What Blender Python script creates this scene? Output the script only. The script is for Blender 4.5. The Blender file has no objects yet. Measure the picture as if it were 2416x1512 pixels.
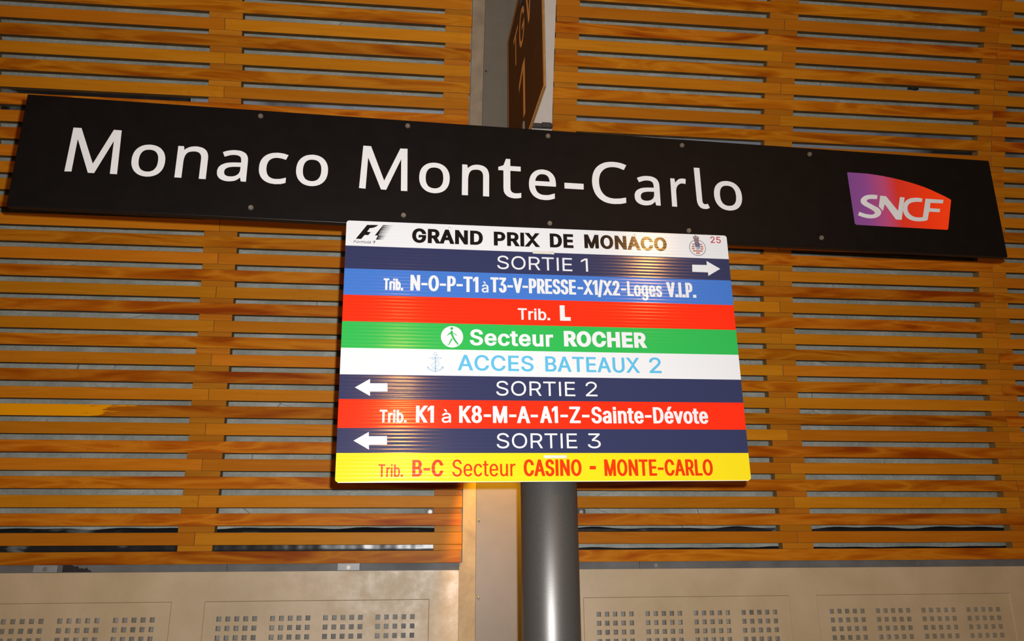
import bpy, bmesh, math, random
from mathutils import Vector, Matrix, geometry, noise

# ------------------------------------------------------------------ camera
scene = bpy.context.scene
COL = scene.collection
CZ = 1.6                                   # eye height above the platform
F_PX, TILT, YAW, ROLL = 1885.448, 0.295184, 0.104226, -0.006236
ct, st_, cy, sy = math.cos(TILT), math.sin(TILT), math.cos(YAW), math.sin(YAW)
fwd = Vector((sy * ct, cy * ct, st_))
rgt = Vector((cy, -sy, 0)); up_ = rgt.cross(fwd)
r2 = rgt * math.cos(ROLL) + up_ * math.sin(ROLL)
u2 = up_ * math.cos(ROLL) - rgt * math.sin(ROLL)
cam = bpy.data.cameras.new('camera')
cam.sensor_fit = 'HORIZONTAL'; cam.sensor_width = 36.0
cam.lens = F_PX / 2416.0 * 36.0
cam.clip_start = 0.02; cam.clip_end = 100
camo = bpy.data.objects.new('camera', cam); COL.objects.link(camo)
M = Matrix((r2, u2, -fwd)).transposed().to_4x4(); M.translation = Vector((0, 0, CZ))
camo.matrix_world = M
scene.camera = camo
scene.view_settings.view_transform = 'Standard'
scene.view_settings.look = 'None'
scene.view_settings.gamma = 1.0
scene.view_settings.use_curve_mapping = False
scene.view_settings.exposure = 0.0

# ------------------------------------------------------------------ light
world = bpy.data.worlds.new('world'); scene.world = world; world.use_nodes = True
bg = world.node_tree.nodes['Background']
bg.inputs[0].default_value = (1.0, 0.50, 0.15, 1); bg.inputs[1].default_value = 0.14

def lamp(name, loc, power, color, radius=0.05):
    l = bpy.data.lights.new(name, 'POINT'); l.energy = power; l.color = color; l.shadow_soft_size = radius
    o = bpy.data.objects.new(name, l); COL.objects.link(o); o.location = loc
    return o
# the camera's own flash, just above and right of the lens
fl = Vector((0, 0, CZ)) + r2 * 0.024 + u2 * 0.032 + fwd * 0.01
flash = bpy.data.lights.new('camera_flash', 'SPOT'); flash.energy = 445; flash.color = (1.0, 0.975, 0.96); flash.shadow_soft_size = 0.006
flash.spot_size = math.radians(142); flash.spot_blend = 1.0
fo = bpy.data.objects.new('camera_flash', flash); COL.objects.link(fo); fm = M.copy(); fm.translation = fl; fo.matrix_world = fm
# warm station lamps behind the photographer; fainter ones added to lengthen the reflected streaks
for loc, pw in (((0.30, -6.9, 3.55), 130), ((0.27, -7.7, 4.72), 22), ((3.36, -5.47, 5.64), 135), ((3.37, -5.56, 5.20), 38)):
    lamp('station_and_streak_lamp', loc, pw, (1.0, 0.46, 0.12), 0.13)
# warm lamp that lights the pilaster from behind the board
pl = bpy.data.lights.new('pilaster_lamp', 'SPOT'); pl.energy = 120; pl.color = (1.0, 0.50, 0.02); pl.shadow_soft_size = 0.03
pl.spot_size = math.radians(31); pl.spot_blend = 0.45
po = bpy.data.objects.new('pilaster_lamp', pl); COL.objects.link(po); po.location = (0.292, 3.33, CZ + 0.86)
po.rotation_euler = (Vector((0.292, 3.60, CZ + 0.16)) - po.location).to_track_quat('-Z', 'Y').to_euler()

# ------------------------------------------------------------------ helpers
def lin(c):
    c = c / 255.0
    return c / 12.92 if c <= 0.04045 else ((c + 0.055) / 1.055) ** 2.4
def rgb(r, g, b, k=1.0): return (lin(r) * k, lin(g) * k, lin(b) * k, 1)

def tag(o, label=None, cat=None, group=None, kind=None):
    if label: o['label'] = label
    if cat: o['category'] = cat
    if group: o['group'] = group
    if kind: o['kind'] = kind
    return o
def empty(name, loc=(0, 0, 0), mat=None):
    o = bpy.data.objects.new(name, None); COL.objects.link(o); o.empty_display_size = 0.05
    if mat is not None: o.matrix_world = mat
    else: o.location = loc
    return o
def link_mesh(name, bm, mats, parent=None, loc=(0, 0, 0), rot=(0, 0, 0), smooth=False):
    me = bpy.data.meshes.new(name); bm.to_mesh(me); bm.free()
    for m in (mats if isinstance(mats, (list, tuple)) else [mats]): me.materials.append(m)
    if smooth:
        for p in me.polygons: p.use_smooth = True
    o = bpy.data.objects.new(name, me); COL.objects.link(o)
    o.location = loc; o.rotation_euler = rot
    if parent: o.parent = parent
    return o
def obj_copy(src, name, parent, loc, rot=(0, 0, 0)):
    o = src.copy(); o.name = name; COL.objects.link(o); o.parent = parent; o.location = loc; o.rotation_euler = rot
    return o
def box(bm, x0, x1, y0, y1, z0, z1, bev=0.0, mi=0):
    r = bmesh.ops.create_cube(bm, size=1)
    vs = r['verts']
    for v in vs: v.co = Vector(((x0 + x1) / 2 + v.co.x * (x1 - x0), (y0 + y1) / 2 + v.co.y * (y1 - y0), (z0 + z1) / 2 + v.co.z * (z1 - z0)))
    fs = {f for v in vs for f in v.link_faces}
    for f in fs: f.material_index = mi
    if bev > 0:
        es = {e for v in vs for e in v.link_edges}
        bmesh.ops.bevel(bm, geom=list(es), offset=bev, segments=2, profile=0.5, affect='EDGES')
    return bm
def cyl(bm, p, axis, r, h, seg=24, r_top=None, bev=0.0):
    """cylinder from p along axis"""
    r_ = bmesh.ops.create_cone(bm, cap_ends=True, segments=seg, radius1=r, radius2=r if r_top is None else r_top, depth=h)
    q = Vector((0, 0, 1)).rotation_difference(Vector(axis).normalized()).to_matrix().to_4x4()
    T = Matrix.Translation(Vector(p) + Vector(axis).normalized() * h / 2) @ q
    bmesh.ops.transform(bm, matrix=T, verts=r_['verts'])
    if bev > 0:
        es = [e for e in {e for v in r_['verts'] for e in v.link_edges} if e.calc_face_angle(0) > 1.0]
        bmesh.ops.bevel(bm, geom=es, offset=bev, segments=2, affect='EDGES')
    return bm

# ------------------------------------------------------------------ materials
class NT:
    def __init__(self, name):
        self.m = bpy.data.materials.new(name); self.m.use_nodes = True
        self.t = self.m.node_tree; self.n = self.t.nodes
        self.b = self.n['Principled BSDF']
    def node(self, typ, **kw):
        n = self.n.new(typ)
        for k, v in kw.items(): setattr(n, k, v)
        return n
    def link(self, a, b): self.t.links.new(a, b)
    def val(self, sock, v):
        if hasattr(v, 'is_output'): self.link(v, sock)
        else: sock.default_value = v
    def math(self, op, a, b=0.0, clamp=False):
        n = self.node('ShaderNodeMath', operation=op, use_clamp=clamp); self.val(n.inputs[0], a); self.val(n.inputs[1], b); return n.outputs[0]
    def mix(self, f, a, b, blend='MIX'):
        n = self.node('ShaderNodeMix', data_type='RGBA', blend_type=blend); self.val(n.inputs[0], f); self.val(n.inputs[6], a); self.val(n.inputs[7], b); return n.outputs[2]
    def coord(self, scale=(1, 1, 1), rnd=False, kind='Object'):
        tc = self.node('ShaderNodeTexCoord'); mp = self.node('ShaderNodeMapping'); mp.inputs['Scale'].default_value = scale
        self.link(tc.outputs[kind], mp.inputs[0])
        if rnd:
            oi = self.node('ShaderNodeObjectInfo'); cb = self.node('ShaderNodeCombineXYZ')
            a = self.math('MULTIPLY', oi.outputs['Random'], 37.0)
            self.link(a, cb.inputs[0]); self.link(a, cb.inputs[1]); self.link(a, cb.inputs[2]); self.link(cb.outputs[0], mp.inputs['Location'])
            self.rand = oi.outputs['Random']
        return mp.outputs[0]
    def noise(self, vec, scale, detail=4, rough=0.55, dist=0.0):
        n = self.node('ShaderNodeTexNoise'); self.link(vec, n.inputs['Vector']); n.inputs['Scale'].default_value = scale
        n.inputs['Detail'].default_value = detail; n.inputs['Roughness'].default_value = rough; n.inputs['Distortion'].default_value = dist
        return n.outputs['Fac']
    def ramp(self, f, stops):
        n = self.node('ShaderNodeValToRGB'); e = n.color_ramp.elements
        while len(e) < len(stops): e.new(0.5)
        for el, (p, c) in zip(e, stops): el.position = p; el.color = c
        self.link(f, n.inputs[0]); return n.outputs[0]
    def range(self, f, a, b, c=0.0, d=1.0):
        n = self.node('ShaderNodeMapRange'); self.link(f, n.inputs[0])
        for i, v in enumerate((a, b, c, d)): n.inputs[i + 1].default_value = v
        return n.outputs[0]
    def bump(self, h, dist, strength=1.0):
        n = self.node('ShaderNodeBump'); n.inputs['Strength'].default_value = strength; n.inputs['Distance'].default_value = dist
        self.link(h, n.inputs['Height']); self.link(n.outputs[0], self.b.inputs['Normal'])
    def set(self, color=None, rough=0.5, metal=0.0, spec=0.5):
        if color is not None: self.val(self.b.inputs['Base Color'], color)
        self.val(self.b.inputs['Roughness'], rough); self.b.inputs['Metallic'].default_value = metal
        self.b.inputs['Specular IOR Level'].default_value = spec
        return self.m

def plain(name, color, rough=0.5, metal=0.0, spec=0.5, var=0.12, scale=30):
    t = NT(name); v = t.coord(); f = t.noise(v, scale)
    dark = tuple(c * (1 - var) for c in color[:3]) + (1,); lite = tuple(min(1, c * (1 + var)) for c in color[:3]) + (1,)
    return t.set(t.ramp(f, [(0.3, dark), (0.7, lite)]), rough, metal, spec)

def wood(name, light, mid, dark, figure=False, patch=False):
    t = NT(name)
    v = t.coord((1.1, 1.0, 9.0) if figure else (0.7, 1.0, 10.0), rnd=True)
    broad = t.noise(v, 1.9 if figure else 2.2, 3, 0.5, 0.7 if figure else 0.5)                     # broad figure
    v2 = t.coord((1.4, 1.0, 60.0), rnd=True); fine = t.noise(v2, 5.0, 4, 0.6)
    if figure: c = t.ramp(broad, [(0.30, dark), (0.42, mid), (0.50, light), (0.58, mid), (0.70, dark)])
    else: c = t.ramp(broad, [(0.30, light), (0.50, mid), (0.62, light), (0.85, dark)])
    c = t.mix(t.range(fine, 0.4, 0.75, 0.0, 0.30 if figure else 0.22), c, dark)
    # each board has its own tone
    hv = t.node('ShaderNodeHueSaturation'); t.link(c, hv.inputs['Color'])
    t.link(t.range(t.rand, 0, 1, 0.86, 1.14), hv.inputs['Value']); t.link(t.range(t.math('FRACT', t.math('MULTIPLY', t.rand, 7.3)), 0, 1, 0.493, 0.505), hv.inputs['Hue'])
    c = hv.outputs[0]
    v3 = t.coord((1, 1, 1), rnd=True); g = t.noise(v3, 7.0, 5, 0.7)
    c = t.mix(t.range(g, 0.60, 0.78, 0.0, 0.5), c, dark)     # grime
    sp = t.noise(t.coord((3.0, 1, 3.0), rnd=True), 3.3, 6, 0.75)
    c = t.mix(t.range(sp, 0.735, 0.80, 0.0, 0.5), c, (0.62, 0.36, 0.10, 1))   # pale scuffs
    if patch:
        tc = t.node('ShaderNodeTexCoord'); sx = t.node('ShaderNodeSeparateXYZ'); t.link(tc.outputs['Object'], sx.inputs[0])
        m = t.math('ADD', sx.outputs[0], t.math('MULTIPLY', t.math('SUBTRACT', t.noise(t.coord((2.2, 1, 18)), 2.0, 3, 0.5), 0.5), 1.1))
        c = t.mix(t.math('MULTIPLY', t.range(m, PATCH_X, PATCH_X - 0.05, 0, 1), t.range(m, PATCH_X - 0.75, PATCH_X - 0.70, 0, 1)), c, rgb(226, 150, 8, 0.85))
    t.bump(t.noise(v2, 5.0, 4), 0.0004, 0.6)
    return t.set(c, 0.40, 0, 0.05)
PATCH_X = 0.21
WOOD_A = wood('pale_varnished_wood', (0.43, 0.159, 0.008, 1), (0.39, 0.136, 0.005, 1), (0.27, 0.078, 0.002, 1))
WOOD_B = wood('figured_varnished_wood', (0.42, 0.158, 0.008, 1), (0.345, 0.104, 0.003, 1), (0.215, 0.044, 0.001, 1), True)
WOOD_P = wood('scraped_varnished_wood', (0.42, 0.158, 0.008, 1), (0.345, 0.104, 0.003, 1), (0.215, 0.044, 0.001, 1), True, True)
WOOD_K = wood('block_wood', (0.38, 0.145, 0.010, 1), (0.33, 0.112, 0.006, 1), (0.22, 0.060, 0.003, 1))
WOOD_E = plain('shaded_wood_edge', (0.17, 0.095, 0.028, 1), 0.8, 0, 0.2, 0.3, 14)  # side faces darkened: the shade between slats is put into this colour

def m_rock():
    t = NT('grey_slate'); v = t.coord((1, 1, 1.6), kind='Object')
    a = t.noise(v, 5.0, 6, 0.6); b = t.noise(v, 42.0, 5, 0.65)
    c = t.ramp(a, [(0.25, (0.16, 0.17, 0.145, 1)), (0.55, (0.275, 0.285, 0.25, 1)), (0.8, (0.40, 0.405, 0.375, 1))])
    c = t.mix(t.range(b, 0.45, 0.75, 0, 0.5), c, (0.17, 0.18, 0.155, 1))
    vo = t.node('ShaderNodeTexVoronoi', feature='DISTANCE_TO_EDGE'); vo.inputs['Scale'].default_value = 2.6
    t.link(t.coord((1, 1, 2.2)), vo.inputs['Vector'])
    c = t.mix(t.math('MULTIPLY', t.range(vo.outputs['Distance'], 0.010, 0.0, 0, 0.8), t.range(a, 0.56, 0.62, 0, 1)), c, (0.04, 0.04, 0.035, 1))
    t.bump(t.math('ADD', a, t.math('MULTIPLY', b, 0.4)), 0.02, 0.7)
    return t.set(c, 0.62, 0, 0.4)
ROCK = m_rock()
def m_plaster(name, k=1.0):
    t = NT(name); v = t.coord()
    a = t.noise(v, 2.3, 5, 0.6); b = t.noise(v, 60, 3, 0.6); d = t.noise(v, 5.5, 7, 0.72, 0.6)
    c = t.ramp(a, [(0.3, (0.335 * k, 0.255 * k, 0.148 * k, 1)), (0.7, (0.445 * k, 0.345 * k, 0.225 * k, 1))])
    c = t.mix(t.range(b, 0.3, 0.8, 0, 0.12), c, (0.30, 0.22, 0.13, 1))
    c = t.mix(t.range(d, 0.66, 0.74, 0, 0.45), c, (0.24, 0.155, 0.10, 1))     # stains
    t.bump(b, 0.0008, 0.3)
    return t.set(c, t.range(t.noise(t.coord(), 9.0, 5, 0.65), 0.35, 0.65, 0.36, 0.58), 0, 0.5)
PLASTER = m_plaster('beige_concrete')
HOLE = plain('grey_acoustic_backing', (0.165, 0.165, 0.155, 1), 0.8, var=0.45, scale=9)
def m_strip():
    t = NT('stained_stone_strip'); v = t.coord()
    a = t.noise(v, 7, 6, 0.65, 0.4); b = t.noise(v, 45, 4, 0.6)
    c = t.ramp(a, [(0.32, (0.19, 0.130, 0.055, 1)), (0.6, (0.31, 0.23, 0.11, 1)), (0.75, (0.35, 0.26, 0.13, 1))])
    c = t.mix(t.range(b, 0.5, 0.8, 0, 0.35), c, (0.22, 0.15, 0.09, 1))
    return t.set(c, 0.5, 0, 0.4)
STRIP = m_strip()
DARKCOVER = plain('dark_grey_painted_cover', (0.088, 0.076, 0.056, 1), 0.5, 0.0, 0.35, 0.06, 14)
STRIP_UP = plain('grey_brown_stone_strip', (0.20, 0.155, 0.105, 1), 0.6, 0, 0.3, 0.22, 12)  # darker, greyer tone for the upper length of the strip
COVER = plain('grey_painted_cover', (0.128, 0.098, 0.066, 1), 0.45, 0.0, 0.5, 0.06, 14)
PALE = plain('off_white_painted_cover', (0.43, 0.40, 0.37, 1), 0.5, 0, 0.4, 0.05, 9)
RAILM = plain('grey_zinc_rail', (0.092, 0.094, 0.095, 1), 0.65, 0.0, 0.4, 0.28, 7)
ZINC = plain('bright_zinc_plate', (0.20, 0.205, 0.215, 1), 0.4, 0.0, 0.5, 0.1, 20)
STEEL = plain('bolt_steel', (0.20, 0.19, 0.165, 1), 0.42, 0.6, 0.5, 0.2, 60)
BRASS = plain('brass_screw', (0.62, 0.44, 0.18, 1), 0.25, 1.0, 0.5, 0.1, 60)
BOLT = plain('dull_bolt_head', (0.085, 0.070, 0.052, 1), 0.5, 0.5, 0.5, 0.3, 90)
BLACK = plain('black_painted_metal', (0.0022, 0.0017, 0.0017, 1), 0.4, 0, 0.12, 0.2, 20)
WHITE_V = plain('white_vinyl', (0.335, 0.332, 0.33, 1), 0.45, 0, 0.3, 0.02)
DARKM = plain('black_steel', (0.018, 0.017, 0.016, 1), 0.45, 0.3, 0.5, 0.2)
def m_membrane():
    t = NT('black_plastic_membrane'); v = t.coord((0.7, 1, 2.5))
    a = t.noise(v, 3.2, 4, 0.6, 0.5)
    c = t.ramp(a, [(0.40, (0.016, 0.015, 0.017, 1)), (0.60, (0.03, 0.03, 0.033, 1)), (0.66, (0.26, 0.275, 0.27, 1))])
    t.bump(t.noise(t.coord((1, 1, 0.5)), 6, 2), 0.02, 0.7)
    return t.set(c, 0.29, 0, 0.8)
MEMBR = m_membrane()
def m_flash():
    t = NT('bluish_metal_flashing'); v = t.coord((0.5, 1, 1))
    a = t.noise(v, 2.2, 4, 0.6)
    c = t.ramp(a, [(0.36, (0.03, 0.032, 0.036, 1)), (0.47, (0.36, 0.40, 0.46, 1)), (0.8, (0.46, 0.50, 0.54, 1))])
    return t.set(c, 0.45, 0, 0.5)
FLASHM = m_flash()
def m_pole():
    t = NT('dark_grey_metallic_paint'); v = t.coord((1, 1, 1)); a = t.noise(v, 650, 2, 0.6); b = t.noise(v, 11, 5, 0.7)
    c = t.ramp(a, [(0.3, (0.036, 0.034, 0.032, 1)), (0.7, (0.054, 0.052, 0.050, 1))])
    c = t.mix(t.range(b, 0.70, 0.74, 0, 0.6), c, (0.02, 0.018, 0.016, 1))
    t.bump(a, 0.0003, 0.3)
    return t.set(c, 0.40, 0.4, 0.7)
POLEM = m_pole()

def printed(name, col, rough=0.11):
    """glossy ink on corrugated plastic: the flutes run across the board"""
    t = NT(name)
    w = t.node('ShaderNodeTexWave', wave_type='BANDS', bands_direction='Z', wave_profile='SIN')
    tc = t.node('ShaderNodeTexCoord'); t.link(tc.outputs['Object'], w.inputs['Vector'])
    w.inputs['Scale'].default_value = 0.31416 / 0.0086; w.inputs['Distortion'].default_value = 0.25; w.inputs['Detail'].default_value = 2; w.inputs['Detail Scale'].default_value = 0.02
    n2 = t.noise(t.coord((0.6, 1, 14)), 9, 3)
    t.bump(t.math('ADD', w.outputs['Fac'], t.math('MULTIPLY', n2, 0.7)), 0.00011, 0.78)
    f = t.noise(t.coord(), 160, 2)
    a = tuple(c * 0.96 for c in col[:3]) + (1,)
    return t.set(t.mix(f, a, col), rough, 0, 0.5)
INK = {
    'white': printed('print_white', (0.345, 0.353, 0.362, 1)),
    'navy': printed('print_navy', (0.0145, 0.0178, 0.047, 1)),
    'blue': printed('print_blue', (0.025, 0.082, 0.265, 1)),
    'red': printed('print_red', (0.42, 0.013, 0.0035, 1)),
    'green': printed('print_green', (0.013, 0.205, 0.038, 1)),
    'yellow': printed('print_yellow', (0.38, 0.305, 0.006, 1)),
    'black': printed('print_black', (0.004, 0.0033, 0.0035, 1)),
    'sky': printed('print_sky_blue', (0.05, 0.215, 0.33, 1)),
    'vermilion': printed('print_vermilion', (0.34, 0.018, 0.002, 1)),
    'crimson': printed('print_crimson', (0.22, 0.012, 0.022, 1)),
    'pale_grey': printed('print_pale_grey', (0.135, 0.125, 0.125, 1)),
    'mauve': printed('print_mauve_grey', (0.10, 0.075, 0.085, 1)),
    'slate': printed('print_slate_blue', (0.045, 0.055, 0.10, 1)),
    'brick': printed('print_brick_red', (0.20, 0.045, 0.022, 1)),
    'steelblue': printed('print_pale_blue', (0.14, 0.225, 0.29, 1)),
}

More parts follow.
